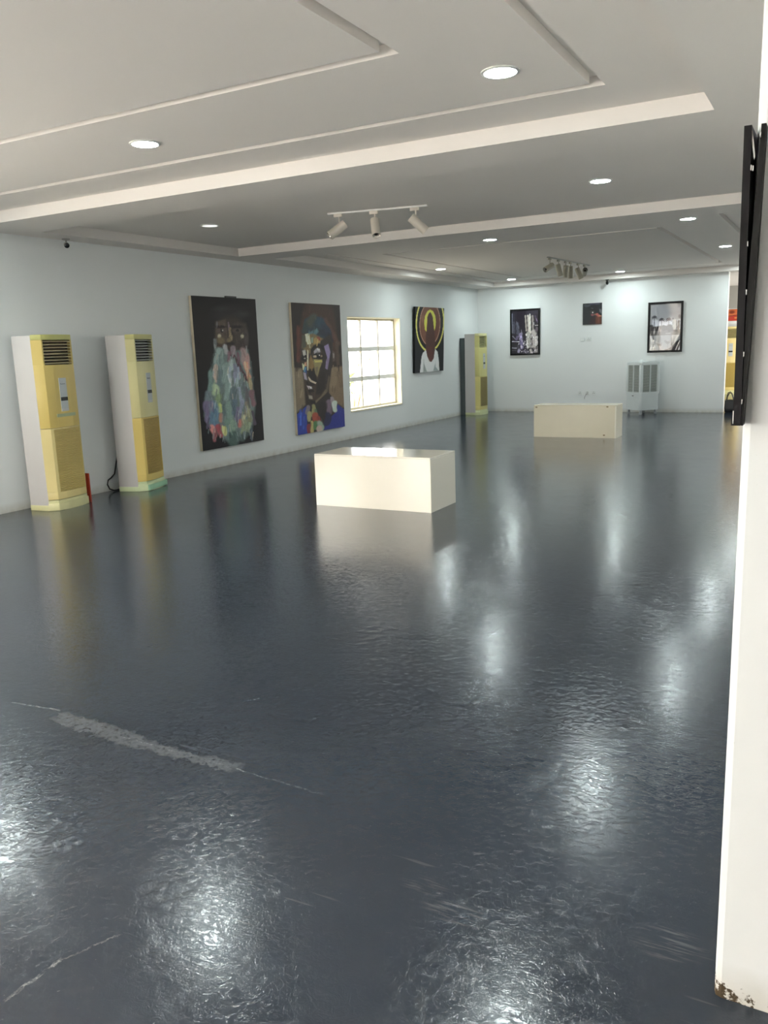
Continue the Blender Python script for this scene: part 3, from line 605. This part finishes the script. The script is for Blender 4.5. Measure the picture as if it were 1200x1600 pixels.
# neck and clothes
p.poly([(230, 1210), (340, 1190), (480, 1060), (580, 1190), (590, 1280), (520, 1360), (440, 1480), (250, 1510), (240, 1300)], (44, 36, 36), 1, 8)
p.poly([(140, 1300), (240, 1215), (250, 1515), (145, 1530)], (26, 50, 140), 1, 6); p.poly([(585, 1200), (655, 1260), (658, 1445), (420, 1480), (470, 1370), (560, 1290)], (32, 42, 122), 1, 6)
p.stroke(180, 1290, 175, 1420, 16, (54, 100, 190), 0.8); p.stroke(215, 1330, 205, 1460, 12, (44, 80, 170), 0.7)
for x0, y0, x1, y1, w_, c in ((260, 1220, 250, 1290, 40, (110, 102, 110)), (320, 1215, 325, 1290, 44, (134, 128, 84)), (270, 1290, 270, 1370, 40, (150, 142, 96)), (345, 1260, 345, 1320, 30, (84, 100, 76)), (330, 1310, 345, 1380, 60, (150, 62, 44)), (370, 1340, 380, 1370, 40, (128, 50, 40)), (300, 1390, 300, 1500, 34, (172, 158, 96)), (265, 1430, 262, 1500, 40, (118, 40, 50)), (340, 1400, 330, 1460, 40, (66, 110, 66)), (385, 1410, 390, 1460, 70, (134, 154, 136)), (380, 1460, 385, 1480, 60, (170, 150, 140)),
    (490, 1180, 485, 1290, 60, (106, 88, 104)), (520, 1130, 540, 1200, 36, (140, 126, 130)), (550, 1190, 550, 1260, 54, (176, 188, 176)), (420, 1200, 430, 1340, 80, (38, 32, 34)), (480, 1320, 460, 1400, 70, (34, 36, 66)), (360, 1220, 370, 1280, 30, (38, 40, 34))):
    p.stroke(x0, y0, x1, y1, w_, c, 0.95, 0.2)
p.streaks(90, 150, 640, 120, 1480, 8, 34, 10, 9)
p.grain(0.2)
wall_painting('portrait_painting', 'large painting of a face in coloured patches above a blue collar, left of the window', 11.49, 13.02, 0.262, 2.445, p)

# painting three: long dark face with a yellow halo and rings
p = Painter(60, 96, [(160, 118), (692, 128), (748, 1332), (168, 1408)], (18, 19, 23), 1.75)
p.ell(440, 420, 262, 480, (22, 18, 18), 0.02)
p.ell(440, 430, 185, 380, (104, 62, 42), 0.04); p.ell(520, 470, 90, 300, (88, 46, 34), 0.5, 0.8); p.ell(300, 330, 30, 60, (122, 82, 58), 0.5, 0.7)
p.ring(440, 430, 192, 388, 6, (160, 118, 94)); p.ring(442, 420, 258, 520, 11, (186, 180, 78), 930)
p.poly([(160, 930), (360, 930), (300, 1000), (270, 1400), (160, 1410)], (18, 19, 25), 1, 6); p.poly([(560, 880), (720, 900), (750, 1335), (660, 1335), (620, 960)], (18, 20, 24), 1, 6)
p.poly([(330, 380), (345, 270), (385, 190), (435, 160), (490, 185), (535, 270), (552, 380), (545, 480), (530, 540), (500, 430), (480, 270), (435, 200), (400, 270), (385, 400), (380, 570), (345, 520)], (212, 186, 48), 1, 6)
p.poly([(270, 1395), (295, 1060), (320, 980), (370, 925), (560, 890), (610, 950), (640, 1100), (665, 1335)], (204, 206, 202), 1, 6)
p.poly([(335, 1385), (340, 1160), (400, 1330), (420, 1370)], (128, 134, 132), 1, 16); p.poly([(540, 1345), (570, 1180), (590, 1260), (650, 1335)], (130, 138, 138), 1, 16); p.stroke(345, 1050, 340, 1380, 8, (110, 114, 112), 0.7); p.stroke(585, 1010, 580, 1220, 8, (140, 142, 140), 0.6)
p.poly([(385, 300), (410, 230), (435, 205), (465, 240), (490, 300), (520, 500), (550, 680), (558, 900), (540, 1080), (500, 1155), (460, 1150), (410, 1050), (375, 900), (368, 650), (384, 480)], (72, 42, 34), 1, 6)
p.stroke(460, 900, 470, 1100, 90, (88, 40, 34), 0.6, 0.8)
p.grain(0.1)
wall_painting('halo_painting', 'painting of a long brown featureless face with yellow halo rings, right of the window', 15.97, 17.43, 1.11, 2.495, p, lean=0.05, edge=M_BLACK)

def far_frame(name, label, x0, x1, z0, z1, p, fw, m, warp=0.0, cat='picture', tilt=0.0):
    t = thing(name, label, cat, (x0, D-0.005, z0), 0, 'pictures on the far wall'); w_, h_ = x1-x0, z1-z0
    MB().box(0, -0.012, 0, w_, 0, h_).build('backing', M_BLACK, t)
    if fw:
        for a in ((0, 0, w_, fw), (0, h_-fw, w_, h_), (0, fw, fw, h_-fw), (w_-fw, fw, w_, h_-fw)):
            MB().box(a[0], -0.038, a[1], a[2], -0.0121, a[3], 0.003).build('frame_bar', M_BLACK, t)
    i = max(fw, 0.004)
    def fn(u, v):
        b = 0.016*warp*(np.sin(u*5.2+0.4)*0.5+np.sin(v*4.1)*0.4)*np.sin(PI*u)*np.sin(PI*v)
        return (i+u*(w_-2*i), -0.0165-0.004*warp-b-warp*(0.013*np.exp(-((u-0.17-0.07*np.sin(PI*np.clip(v*1.5, 0, 1)))/0.05)**2)*np.clip(1.6-np.abs(v-0.38)/0.25, 0, 1)+0.007*np.exp(-((u+v*0.7-1.55)/0.06)**2)), (1-v)*(h_-2*i)+i)
    p.mesh('print', fn, m, t); return t
# city at night
p = Painter(64, 96, [(250, 255), (955, 220), (950, 1375), (255, 1415)], (32, 28, 38), 1.7)
p.poly([(380, 240), (640, 225), (600, 800), (540, 760), (440, 640), (390, 480)], (26, 20, 32), 1, 30); p.poly([(640, 225), (955, 220), (955, 330), (640, 380)], (40, 36, 48), 1, 30)
for x0, y0, x1, y1, w_, c in ((262, 320, 262, 640, 18, (104, 106, 124)), (270, 640, 270, 830, 60, (84, 84, 98)), (310, 560, 320, 850, 50, (60, 60, 74)), (400, 600, 420, 860, 80, (66, 68, 82)), (380, 540, 440, 720, 20, (88, 88, 104)), (300, 350, 310, 500, 50, (40, 38, 52)),
    (615, 380, 640, 780, 34, (150, 142, 134)), (690, 390, 715, 800, 60, (176, 168, 160)), (735, 340, 745, 840, 30, (206, 198, 188)), (655, 390, 670, 780, 16, (50, 44, 42)), (765, 400, 775, 760, 18, (44, 38, 36)), (805, 390, 815, 780, 44, (128, 120, 116)), (835, 560, 840, 620, 16, (170, 164, 170)), (870, 380, 940, 560, 40, (58, 48, 70)), (900, 460, 915, 520, 14, (130, 110, 150)), (880, 640, 955, 630, 30, (140, 134, 136)), (910, 700, 910, 780, 60, (84, 74, 84)),
    (640, 880, 640, 900, 40, (226, 222, 214)), (700, 870, 700, 1200, 110, (150, 146, 140)), (830, 830, 840, 1200, 130, (158, 150, 148)), (900, 950, 900, 1150, 70, (186, 180, 178)), (655, 1050, 660, 1130, 26, (248, 246, 240)), (650, 1150, 680, 1230, 34, (220, 214, 208)), (830, 950, 840, 975, 26, (236, 232, 226)), (790, 900, 790, 1180, 16, (60, 52, 50)), (740, 960, 740, 1200, 14, (96, 90, 86)),
    (490, 880, 490, 1000, 90, (116, 106, 140)), (500, 940, 500, 970, 40, (168, 156, 196)), (400, 940, 380, 1020, 60, (84, 74, 102)), (510, 1040, 520, 1240, 90, (100, 92, 126)), (510, 760, 515, 850, 16, (120, 116, 130)), (280, 940, 340, 1000, 26, (108, 104, 120)),
    (250, 1080, 450, 1080, 20, (170, 168, 182)), (260, 1160, 370, 1180, 60, (34, 34, 40)), (250, 1255, 370, 1255, 36, (120, 120, 134)), (260, 1320, 370, 1320, 20, (66, 66, 76)), (420, 1180, 430, 1290, 40, (60, 58, 72)), (440, 1310, 440, 1360, 60, (136, 130, 160)), (510, 1180, 520, 1260, 16, (180, 172, 200)), (570, 1120, 570, 1160, 20, (200, 192, 216)), (760, 1310, 770, 1370, 70, (170, 164, 160)), (700, 1250, 840, 1240, 20, (44, 38, 38)), (640, 1340, 660, 1370, 60, (88, 82, 98)), (880, 1280, 890, 1350, 40, (150, 140, 140)), (930, 1200, 935, 1350, 20, (128, 120, 120)), (560, 1330, 580, 1390, 40, (60, 54, 70))):
    p.stroke(x0, y0, x1, y1, w_, c, 0.9, 0.3)
for k in range(130):
    x = r2.uniform(440, 940); y = r2.uniform(880, 1390); g = r2.choice([40, 60, 140, 190, 220]); p.stroke(x, y, x+r2.uniform(-10, 10), y+r2.uniform(5, 40), r2.uniform(8, 18), (g, int(g*.96), min(255, int(g*1.04))), 0.65)
p.grain(0.2)
far_frame('framed_photograph', 'black framed photograph of a city street at night, left on the far wall', 0.855, 1.605, 1.375, 2.475, p, 0.038, M_PRINT)
# small portrait
p = Painter(40, 42, [(265, 245), (985, 205), (965, 985), (260, 1015)], (24, 30, 34), 1.7)
p.stroke(340, 320, 500, 310, 90, (52, 58, 64), 0.9); p.stroke(540, 250, 880, 240, 60, (48, 48, 66), 0.9); p.ell(690, 450, 160, 170, (24, 26, 30), 0.2); p.stroke(650, 420, 580, 400, 20, (70, 72, 76), 0.8); p.ell(620, 540, 90, 90, (44, 42, 44), 0.3); p.stroke(540, 480, 720, 460, 30, (16, 16, 18), 1)
p.ell(636, 566, 20, 20, (190, 188, 184), 0.4); p.stroke(600, 660, 640, 650, 70, (110, 56, 62), 0.9); p.stroke(700, 640, 740, 630, 40, (108, 74, 48), 0.9); p.poly([(560, 760), (700, 700), (760, 720), (760, 990), (500, 990)], (36, 22, 26), 1, 30); p.poly([(750, 730), (820, 620), (960, 680), (960, 980), (740, 980)], (74, 38, 24), 1, 20)
p.stroke(800, 640, 860, 680, 90, (148, 68, 60), 0.9); p.stroke(890, 690, 950, 690, 40, (156, 106, 76), 0.9); p.stroke(920, 470, 960, 560, 80, (84, 86, 92), 0.8); p.stroke(850, 760, 860, 920, 60, (90, 48, 42), 0.8)
far_frame('small_portrait', 'small square dark portrait with an orange coat, middle of the far wall', 2.645, 3.09, 2.035, 2.52, p, 0.0, M_PRINT, cat='picture')
# palms by water
p = Painter(64, 96, [(235, 225), (1000, 195), (960, 1320), (205, 1330)], (150, 150, 156), 1.05)
p.poly([(235, 225), (1000, 195), (1000, 270), (235, 270)], (150, 150, 154), 1, 40); p.poly([(230, 600), (990, 600), (985, 760), (225, 760)], (188, 188, 200), 1, 40)
p.poly([(225, 760), (420, 750), (560, 720), (640, 740), (790, 720), (800, 830), (980, 830), (975, 930), (215, 950)], (58, 54, 56), 1, 16); p.poly([(215, 860), (640, 850), (970, 900), (965, 960), (215, 980)], (88, 84, 84), 1, 12)
p.poly([(215, 985), (960, 960), (955, 1330), (205, 1330)], (148, 148, 152), 1, 14)
def palm(x, y, h, dn=1, c=(64, 62, 70), k=1.0):
    p.stroke(x, y, x-8, y+h*dn, 14*k, c)
    for a in range(11):
        t = PI*(-0.12+1.24*a/10); ex, ey = 74*k*math.cos(t), -dn*66*k*math.sin(t)
        p.stroke(x, y, x+ex*0.6, y+ey*0.75, 13*k, c); p.stroke(x+ex*0.6, y+ey*0.75, x+ex, y+ey*0.8+dn*16*k, 9*k, c)
palm(335, 540, 230); palm(515, 600, 150); palm(692, 600, 110, 1, (48, 46, 66), 1.1); palm(455, 1180, -190, -1, (84, 82, 84)); palm(660, 1120, -140, -1, (84, 82, 84), 1.05)
p.stroke(305, 960, 310, 1300, 20, (90, 88, 90)); p.stroke(750, 970, 750, 1200, 26, (92, 90, 92)); p.stroke(790, 560, 790, 740, 24, (70, 66, 68)); p.stroke(690, 760, 700, 820, 130, (40, 38, 42)); p.stroke(560, 770, 560, 830, 70, (46, 44, 46))
p.stroke(820, 620, 820, 800, 60, (190, 186, 184)); p.stroke(850, 600, 850, 800, 30, (212, 208, 206)); p.stroke(875, 620, 880, 800, 26, (110, 104, 104)); p.stroke(940, 640, 920, 870, 60, (56, 48, 46)); p.ell(955, 520, 30, 50, (90, 86, 90), 0.4); p.stroke(800, 500, 830, 440, 30, (150, 148, 154), 0.8); p.stroke(620, 920, 720, 920, 24, (150, 146, 146), 0.8); p.stroke(250, 600, 260, 720, 50, (126, 124, 130), 0.7); p.ell(250, 740, 60, 30, (60, 58, 62), 0.4)
p.poly([(960, 1060), (960, 1330), (560, 1330), (720, 1270), (860, 1120)], (60, 56, 58), 1, 20); p.stroke(700, 1290, 930, 1120, 18, (30, 28, 30), 0.8)
far_frame('framed_photograph', 'black framed photograph of palms by water under warped glossy film, right on the far wall', 4.137, 4.892, 1.35, 2.46, p, 0.046, M_FILM, warp=1.0)

# ------------------------------------------------------------------ black frame seen edge-on at the end of the right wall
bf = thing('edge_on_picture_frame', 'tall black picture frame seen edge-on, hung at the end of the right wall', 'picture frame', (XR, 1.93, 1.46))
M_BLK = mat('worn_black_wood', lin(12, 11, 13), 0.5, 0.2, var=0.3, vscale=30); M_BLK2 = mat('black_canvas_back', lin(24, 24, 23), 0.7, 0.2, var=0.2, vscale=25)
def xo(s): return 8.041 + s*1.93 - XR                               # sight-line slope at the near edge gives the offset
Hf = 0.608
fb = MB(); zz = np.linspace(0, 1, 13); v = []; f = []
for t_ in zz:
    a = xo(-0.1028-0.0028*t_); b = xo(-0.0948-0.0033*t_)
    if t_ == 0: a -= 0.004
    v += [(a, 0, t_*Hf), (b, 0, t_*Hf), (b, 0.75, t_*Hf), (a, 0.75, t_*Hf)]
for i in range(12):
    for j in range(4): f.append((i*4+j, i*4+(j+1) % 4, i*4+4+(j+1) % 4, i*4+4+j))
f += [(3, 2, 1, 0), (48, 49, 50, 51)]
fb.add(v, f).build('front_moulding', M_BLK, bf)
fb = MB(); v = []; f = []
for t_ in zz:
    a = xo(-0.0944-0.0012*t_+(0.0065*max(0, t_-0.45)/0.55)); b = xo(-0.0925+0.0055*min(1, t_/0.55)+0.0026*max(0, t_-0.55)/0.45)
    v += [(a, 0.002, t_*Hf), (b, 0.002, t_*Hf), (b, 0.040, t_*Hf), (a, 0.040, t_*Hf)]
for i in range(12):
    for j in range(4): f.append((i*4+j, i*4+(j+1) % 4, i*4+4+(j+1) % 4, i*4+4+j))
f += [(3, 2, 1, 0), (48, 49, 50, 51)]
fb.add(v, f).build('backing_edge', M_BLK2, bf)
M_CHIPW = mat('torn_white_paper', lin(220, 218, 214), 0.8)
MB().add([(xo(-0.0981), 0.004, Hf*0.985), (xo(-0.0966), 0.004, Hf*0.965), (xo(-0.0938), 0.004, Hf*0.90), (xo(-0.0946), 0.004, Hf*0.89), (xo(-0.0968), 0.004, Hf*0.93), (xo(-0.0980), 0.004, Hf*0.95),
          (xo(-0.0981), 0.012, Hf*0.985), (xo(-0.0966), 0.012, Hf*0.965), (xo(-0.0938), 0.012, Hf*0.90), (xo(-0.0946), 0.012, Hf*0.89), (xo(-0.0968), 0.012, Hf*0.93), (xo(-0.0980), 0.012, Hf*0.95)],
         [(0, 1, 2, 3, 4, 5), (11, 10, 9, 8, 7, 6)]+[(i, (i+1) % 6, 6+(i+1) % 6, 6+i) for i in range(6)]).build('torn_paper', M_CHIPW, bf)
for s_, t_ in ((-0.0968, 0.865), (-0.0949, 0.862), (-0.0965, 0.62), (-0.0955, 0.46), (-0.0950, 0.25), (-0.0945, 0.085), (-0.0893, 0.965)):
    x = xo(s_); MB().box(x-0.0009, -0.004, t_*Hf-0.005, x+0.0009, 0.001, t_*Hf+0.005, 0.0004).build('staple', M_CHIPW, bf)
MB().box(xo(-0.1033), -0.001, 0.004, xo(-0.1023), 0.02, 0.032, 0.0008).build('chipped_corner', M_CHIPW, bf)

# ------------------------------------------------------------------ evaporative cooler
M_CW = mat('cooler_white', lin(214, 220, 220), 0.4, var=0.03); M_CG = mat('cooler_grille_dark', lin(96, 100, 96), 0.7, var=0.25, vscale=30); M_CS = mat('cooler_slat', lin(196, 202, 196), 0.45); M_WHEEL = mat('caster_grey', lin(190, 192, 194), 0.5)
ec = thing('evaporative_cooler', 'white wheeled evaporative air cooler with louvred sides against the far wall', 'air cooler', (4.14, 19.24, 0), math.radians(-40))
s = 0.262
def rsq(h, r, n=5):
    o = []
    for (cx, cy, a0) in ((h-r, h-r, 0), (-h+r, h-r, 90), (-h+r, -h+r, 180), (h-r, -h+r, 270)):
        for k in range(n+1):
            a = math.radians(a0+90*k/n); o.append((cx+r*math.cos(a), cy+r*math.sin(a)))
    return o
MB().prism(rsq(s-0.004, 0.06), 0.10, 0.455, bev=0.004).build('water_tank', M_CW, ec, 0.6)
MB().prism(rsq(s+0.008, 0.06), 0.455, 0.50, bev=0.004).build('tank_rim', M_CW, ec, 0.6)
MB().prism(rsq(s+0.004, 0.06), 1.09, 1.155, bev=0.01).prism(rsq(s-0.03, 0.05), 1.155, 1.175, bev=0.006).build('top_cover', M_CW, ec, 0.6)
MB().prism(rsq(s-0.03, 0.04), 0.50, 1.09).build('cooling_pad', M_CG, ec)
for (sx, sy) in ((1, 1), (-1, 1), (-1, -1), (1, -1)):
    cr = MB().box(min(sx*(s-0.07), sx*s), min(sy*(s-0.07), sy*s), 0.50, max(sx*(s-0.07), sx*s), max(sy*(s-0.07), sy*s), 1.09, 0.012)
    cr.build('corner_post', M_CW, ec, 0.6)
for k in range(4):
    M4 = Matrix.Rotation(k*PI/2, 4, 'Z'); g = MB()
    for q in range(24):
        z = 0.508+q*0.0243; g.box(-s+0.07, -s+0.004, z, s-0.07, -s+0.022, z+0.011, M=M4)
    tag(g.build('louvre_panel', M_CS, ec), kind='stuff')
    MB().box(-0.012, -s, 0.50, 0.012, -s+0.02, 1.09, M=M4).build('grille_bar', M_CW, ec)
MB().lathe([(0.0, 1.175), (0.045, 1.175), (0.045, 1.19), (0.02, 1.205), (0.0, 1.207)], 16, Matrix.Translation((0.0, -0.05, 0))).build('filler_cap', M_CW, ec, 0.6)
MB().box(-0.02, -s-0.012, 0.41, 0.02, -s+0.01, 0.425, 0.003).build('latch', M_CG, ec)
for (sx, sy) in ((1, 1), (-1, 1), (-1, -1), (1, -1)):
    cs = MB().box(sx*0.205-0.02, sy*0.205-0.02, 0.055, sx*0.205+0.02, sy*0.205+0.02, 0.105, 0.004)
    cs.lathe([(0.0, -0.012), (0.03, -0.012), (0.034, -0.006), (0.034, 0.006), (0.03, 0.012), (0.0, 0.012)], 14, Matrix.Translation((sx*0.205, sy*0.205, 0.0345)) @ Matrix.Rotation(PI/2, 4, 'Y') @ Matrix.Rotation(0.6, 4, 'X'))
    cs.build('caster', M_WHEEL, ec, 0.6)

# ------------------------------------------------------------------ sockets on the far wall
M_PLATE = mat('socket_white', lin(222, 226, 224), 0.35); M_PIN = mat('socket_hole', lin(60, 62, 62), 0.6)
def socket(label, x, z, group='sockets on the far wall', switch=False, w_=0.1):
    t = thing('wall_socket', label, 'socket', (x, D-0.001, z), 0, group)
    MB().box(-w_/2, -0.012, -0.043, w_/2, 0, 0.043, 0.004).build('face_plate', M_PLATE, t)
    if switch:
        MB().box(-0.016, -0.018, -0.022, 0.016, -0.0115, 0.022, 0.003).build('rocker', M_PLATE, t)
    else:
        for px, pz, hw, hh in ((0, 0.018, 0.004, 0.008), (-0.016, -0.012, 0.009, 0.004), (0.016, -0.012, 0.009, 0.004)): MB().box(px-hw, -0.0125, pz-hh, px+hw, -0.011, pz+hh).build('pin_slot', M_PIN, t)
        MB().box(0.026, -0.017, 0.012, 0.038, -0.0115, 0.032, 0.002).build('rocker', M_PLATE, t)
    return t
socket('white wall plate below the small portrait, left of the pair', 2.64, 1.70, switch=True)
socket('white wall plate below the small portrait, right of the pair', 2.79, 1.70)
socket('low wall socket above the far plinth, leftmost of three', 2.60, 0.45)
s_mid = socket('low wall socket above the far plinth, middle one with loose wire', 2.765, 0.44)
MB().tube([(0, -0.014, -0.01), (-0.02, -0.035, -0.035), (-0.05, -0.03, -0.09), (-0.06, -0.012, -0.14)], 0.004, 6).tube([(0.01, -0.014, 0.0), (0.03, -0.04, -0.02), (0.035, -0.03, 0.03), (0.0, -0.025, 0.035)], 0.004, 6).build('loose_wire', M_PIN, s_mid)
socket('low wall socket above the far plinth, rightmost of three', 2.93, 0.45)

# ------------------------------------------------------------------ recessed downlights
M_RING = mat('downlight_ring', lin(232, 232, 228), 0.35)
M_LED = mat('led_diffuser', (0.9, 0.9, 0.9, 1), 0.5, emit=(LED_COLOUR, LED_STRENGTH))
M_OFF = mat('diffuser_dim', lin(250, 250, 250), 0.35, emit=((1, 1, 0.97), 0.9))
def downlight(label, x, y, z=HT, on=True):
    t = thing('ceiling_downlight', label, 'ceiling light', (x, y, z), 0, 'recessed ceiling downlights')
    MB().lathe([(0.088, -0.0005), (0.108, -0.0005), (0.108, -0.006), (0.100, -0.010), (0.090, -0.010), (0.088, -0.006)], 32, cap=False).build('trim_ring', M_RING, t, 0.6)
    MB().lathe([(0.0, -0.007), (0.0885, -0.007), (0.0885, -0.002), (0.0, -0.002)], 32).build('diffuser', M_LED if on else M_OFF, t)
    return t
downlight('lit round downlight at upper left, nearest the left of the photo', 3.64, 4.65)
downlight('largest lit round downlight, at the top beside the near ceiling groove', 6.29, 4.65)
downlight('lit round downlight in the plain tray, right of the three-head track', 5.95, 8.17)
downlight('dim round downlight left of the three-head track', 1.50, 7.86, on=False)
downlight('dim thin-looking round downlight under the left head of the three-head track', 1.17, 11.02, on=False)
downlight('lit round downlight just behind the second beam, right of the three-head track', 3.53, 11.52)
downlight('lit round downlight behind the second beam, next to the right groove corner', 6.23, 11.41)
downlight('lit round downlight at far right, beside the black edge-on frame', 6.23, 15.23)
downlight('lit round downlight above the halo painting', 1.12, 15.07)
downlight('lit round downlight in the far left corner, above the city photograph', 1.22, 18.75)
downlight('lit round downlight above the palm photograph, at the far wall', 3.68, 18.85)
downlight('lit round downlight at the far right corner, hidden behind the black frame', 6.23, 18.90)
downlight('lit round downlight over the left wall, outside the left edge of the photo', 0.95, 4.66)
downlight('lit round downlight overhead in front of the camera, at the middle of the near tray', 3.64, 0.45)  # this lamp and the next are unseen, added for symmetrical lighting
downlight('lit round downlight overhead close to the camera, above the photo', 6.29, 0.45)
downlight('lit round downlight in the space beyond the far wall', 6.6, 23.0, HS)

# ------------------------------------------------------------------ track lights
M_TRK = mat('track_white', lin(236, 234, 230), 0.4); M_HEAD = mat('head_beige', lin(206, 198, 186), 0.45); M_HEAD_BACKLIT = mat('head_taupe', lin(158, 154, 140), 0.45); M_LENS = mat('lens_dark', lin(36, 32, 30), 0.15); M_REFL = mat('reflector', lin(200, 196, 190), 0.2, metal=0.8)  # far heads carry their backlit shade as a darker colour
def track(label, a, b, heads, m, mt_):
    a = Vector(a); b = Vector(b); d = (b-a); L_ = d.length; rz = math.atan2(d.y, d.x)
    t = thing('track_light', label, 'track light', a, rz, 'ceiling track lights')
    MB().box(0, -0.017, -0.018, L_, 0.017, -0.0005, 0.003).box(-0.008, -0.019, -0.02, 0.03, 0.019, -0.0005, 0.003).box(L_-0.03, -0.019, -0.02, L_+0.008, 0.019, -0.0005, 0.003).build('track_bar', mt_, t)
    for (u, aim) in heads:
        aim = Vector(aim).normalized(); aim = Matrix.Rotation(-rz, 3, 'Z') @ aim
        x = u*L_
        h = MB().box(x-0.06, -0.016, -0.052, x+0.035, 0.016, -0.0185, 0.004)
        h.tube([(x, 0, -0.05), (x, 0, -0.145)], 0.008, 8)
        piv = Vector((x, 0, -0.165)); q = aim.to_track_quat('Z', 'Y').to_matrix().to_4x4()
        M4 = Matrix.Translation(piv - aim*0.05) @ q
        h.lathe([(0.0, -0.025), (0.044, -0.025), (0.049, -0.02), (0.049, 0.19), (0.045, 0.193), (0.043, 0.165), (0.0, 0.160)], 24, M4)
        ho = h.build('spot_head', m, t, 0.6)
        MB().lathe([(0.0, 0.1605), (0.028, 0.1605), (0.042, 0.185), (0.0425, 0.186), (0.0425, 0.1655), (0.0, 0.1600)], 24, M4).build('reflector', M_REFL, ho, 0.6)
        MB().lathe([(0.0, 0.163), (0.02, 0.163), (0.02, 0.172), (0.012, 0.178), (0.0, 0.179)], 16, M4).build('lens', M_LENS, ho, 0.6)
    return t
cr_ = Vector(R_); cu_ = Vector((0, 0, 1)); cf_ = Vector((F_[0], F_[1], 0)).normalized()
def aim(rx, uz, fw): return cr_*rx + cu_*uz + cf_*fw
track('white ceiling track with three beige spotlight heads, nearest the camera', (3.01, 8.05, HT), (4.09, 8.28, HT),
      [(0.11, aim(-0.74, -0.56, -0.15)), (0.48, aim(0.06, -0.86, -0.55)), (0.89, aim(0.76, -0.66, 0.05))], M_HEAD, M_TRK)
track('far ceiling track with a row of taupe spotlight heads', (3.43, 14.52, HT), (3.566, 16.70, HT),
      [(0.045, aim(-0.72, -0.42, -0.55)), (0.24, aim(0.28, -0.95, 0.05)), (0.41, aim(-0.03, -1.0, 0.1)), (0.525, aim(0.05, -1.0, 0.2)), (0.72, aim(0.42, -0.88, 0.05)), (0.885, aim(-0.14, 0.30, -0.9))], M_HEAD_BACKLIT, mat('track_grey', lin(150, 152, 148), 0.45))

# ------------------------------------------------------------------ cameras, poster, bag
M_CAMB = mat('camera_black', lin(16, 16, 17), 0.25)
def cctv(label, loc, aim_, m_body):
    t = thing('security_camera', label, 'security camera', loc, 0, 'security cameras')
    MB().lathe([(0.0, -0.0005), (0.045, -0.0005), (0.045, -0.012), (0.02, -0.02), (0.0, -0.02)], 20).build('mount', m_body, t, 0.6)
    a = Vector(aim_).normalized(); q = a.to_track_quat('Z', 'Y').to_matrix().to_4x4(); M4 = Matrix.Translation((0, 0, -0.07)) @ q
    MB().tube([(0, 0, -0.015), (0, 0, -0.07)], 0.01, 8).lathe([(0.0, -0.06), (0.022, -0.06), (0.03, -0.05), (0.03, 0.05), (0.027, 0.055), (0.0, 0.055)], 20, M4).build('camera_body', m_body, t, 0.6)
    MB().lathe([(0.0, 0.0555), (0.029, 0.0555), (0.029, 0.06), (0.018, 0.064), (0.0, 0.066)], 20, M4).build('lens_cover', M_CAMB, t, 0.6)
    return t
cctv('small black-faced security camera on the ceiling edge above the nearest air conditioner', (0.13, 6.95, HS), (0.75, -0.6, -0.2), mat('camera_grey', lin(150, 148, 142), 0.4))
cctv('small black security camera on the ceiling at the far wall', (3.24, 19.5, HS), (0.25, -0.9, -0.3), M_CAMB)
# red and orange poster above the far air conditioner
p = Painter(40, 30, [(0, 0), (100, 0), (100, 100), (0, 100)], (226, 110, 44), 1.0)
p.poly([(0, 70), (30, 55), (60, 60), (100, 50), (100, 100), (0, 100)], (206, 50, 22), 1, 8); p.ell(22, 24, 12, 14, (150, 60, 24), 0.3); p.stroke(0, 60, 50, 50, 6, (120, 30, 20)); p.stroke(50, 48, 100, 40, 5, (120, 36, 20)); p.stroke(40, 75, 90, 70, 14, (240, 150, 60)); p.ell(80, 15, 10, 10, (240, 160, 70), 0.4)
t = thing('poster', 'red and orange poster above the air conditioner beyond the far wall', 'poster', (5.02, YB-0.003, 2.09))
MB().box(0, -0.012, 0, 0.62, 0, 0.33).build('board', M_RAW, t); p.mesh('print', lambda u, v: (u*0.62, -0.0135+0*u, (1-v)*0.33), M_PRINT, t)
# handbag
hb = thing('handbag', 'black handbag with two upright handles on the floor at the end of the far wall', 'handbag', (5.935, 19.72, 0))
M_BAG = mat('bag_black', lin(20, 20, 24), 0.45, bump=0.3, bscale=90); M_STRAP = mat('strap_black', lin(26, 26, 22), 0.4)
v = []; f = []; prof = [(0.0, 0.0, 0.085, 0.05), (0.01, 0, 0.105, 0.06), (0.10, 0, 0.118, 0.065), (0.20, 0, 0.110, 0.05), (0.26, 0, 0.108, 0.035), (0.275, 0, 0.098, 0.025)]
for (z, _, a, b) in prof:
    for k in range(20):
        t_ = 2*PI*k/20; ct, st_ = math.cos(t_), math.sin(t_)
        v.append((a*math.copysign(abs(ct)**0.6, ct), b*math.copysign(abs(st_)**0.7, st_), z + (0.012*math.sin(3*t_) if z > 0.2 else 0)))
for i in range(len(prof)-1):
    for k in range(20): f.append((i*20+k, i*20+(k+1) % 20, (i+1)*20+(k+1) % 20, (i+1)*20+k))
f += [tuple(range(20))[::-1], tuple(range(100, 120))]
MB().add(v, f).build('bag_body', M_BAG, hb, 1.0)
for y_ in (-0.03, 0.03):
    pts = [(-0.07+0.012*y_, y_, 0.25), (-0.062, y_, 0.34), (-0.045 if y_ < 0 else -0.02, y_*0.7, 0.43), (0.0, y_*0.5, 0.455 if y_ < 0 else 0.42), (0.03, y_*0.6, 0.42), (0.06, y_, 0.33), (0.075, y_, 0.25)]
    MB().tube(pts, 0.011, 8).build('handle', M_STRAP, hb, 1.0)
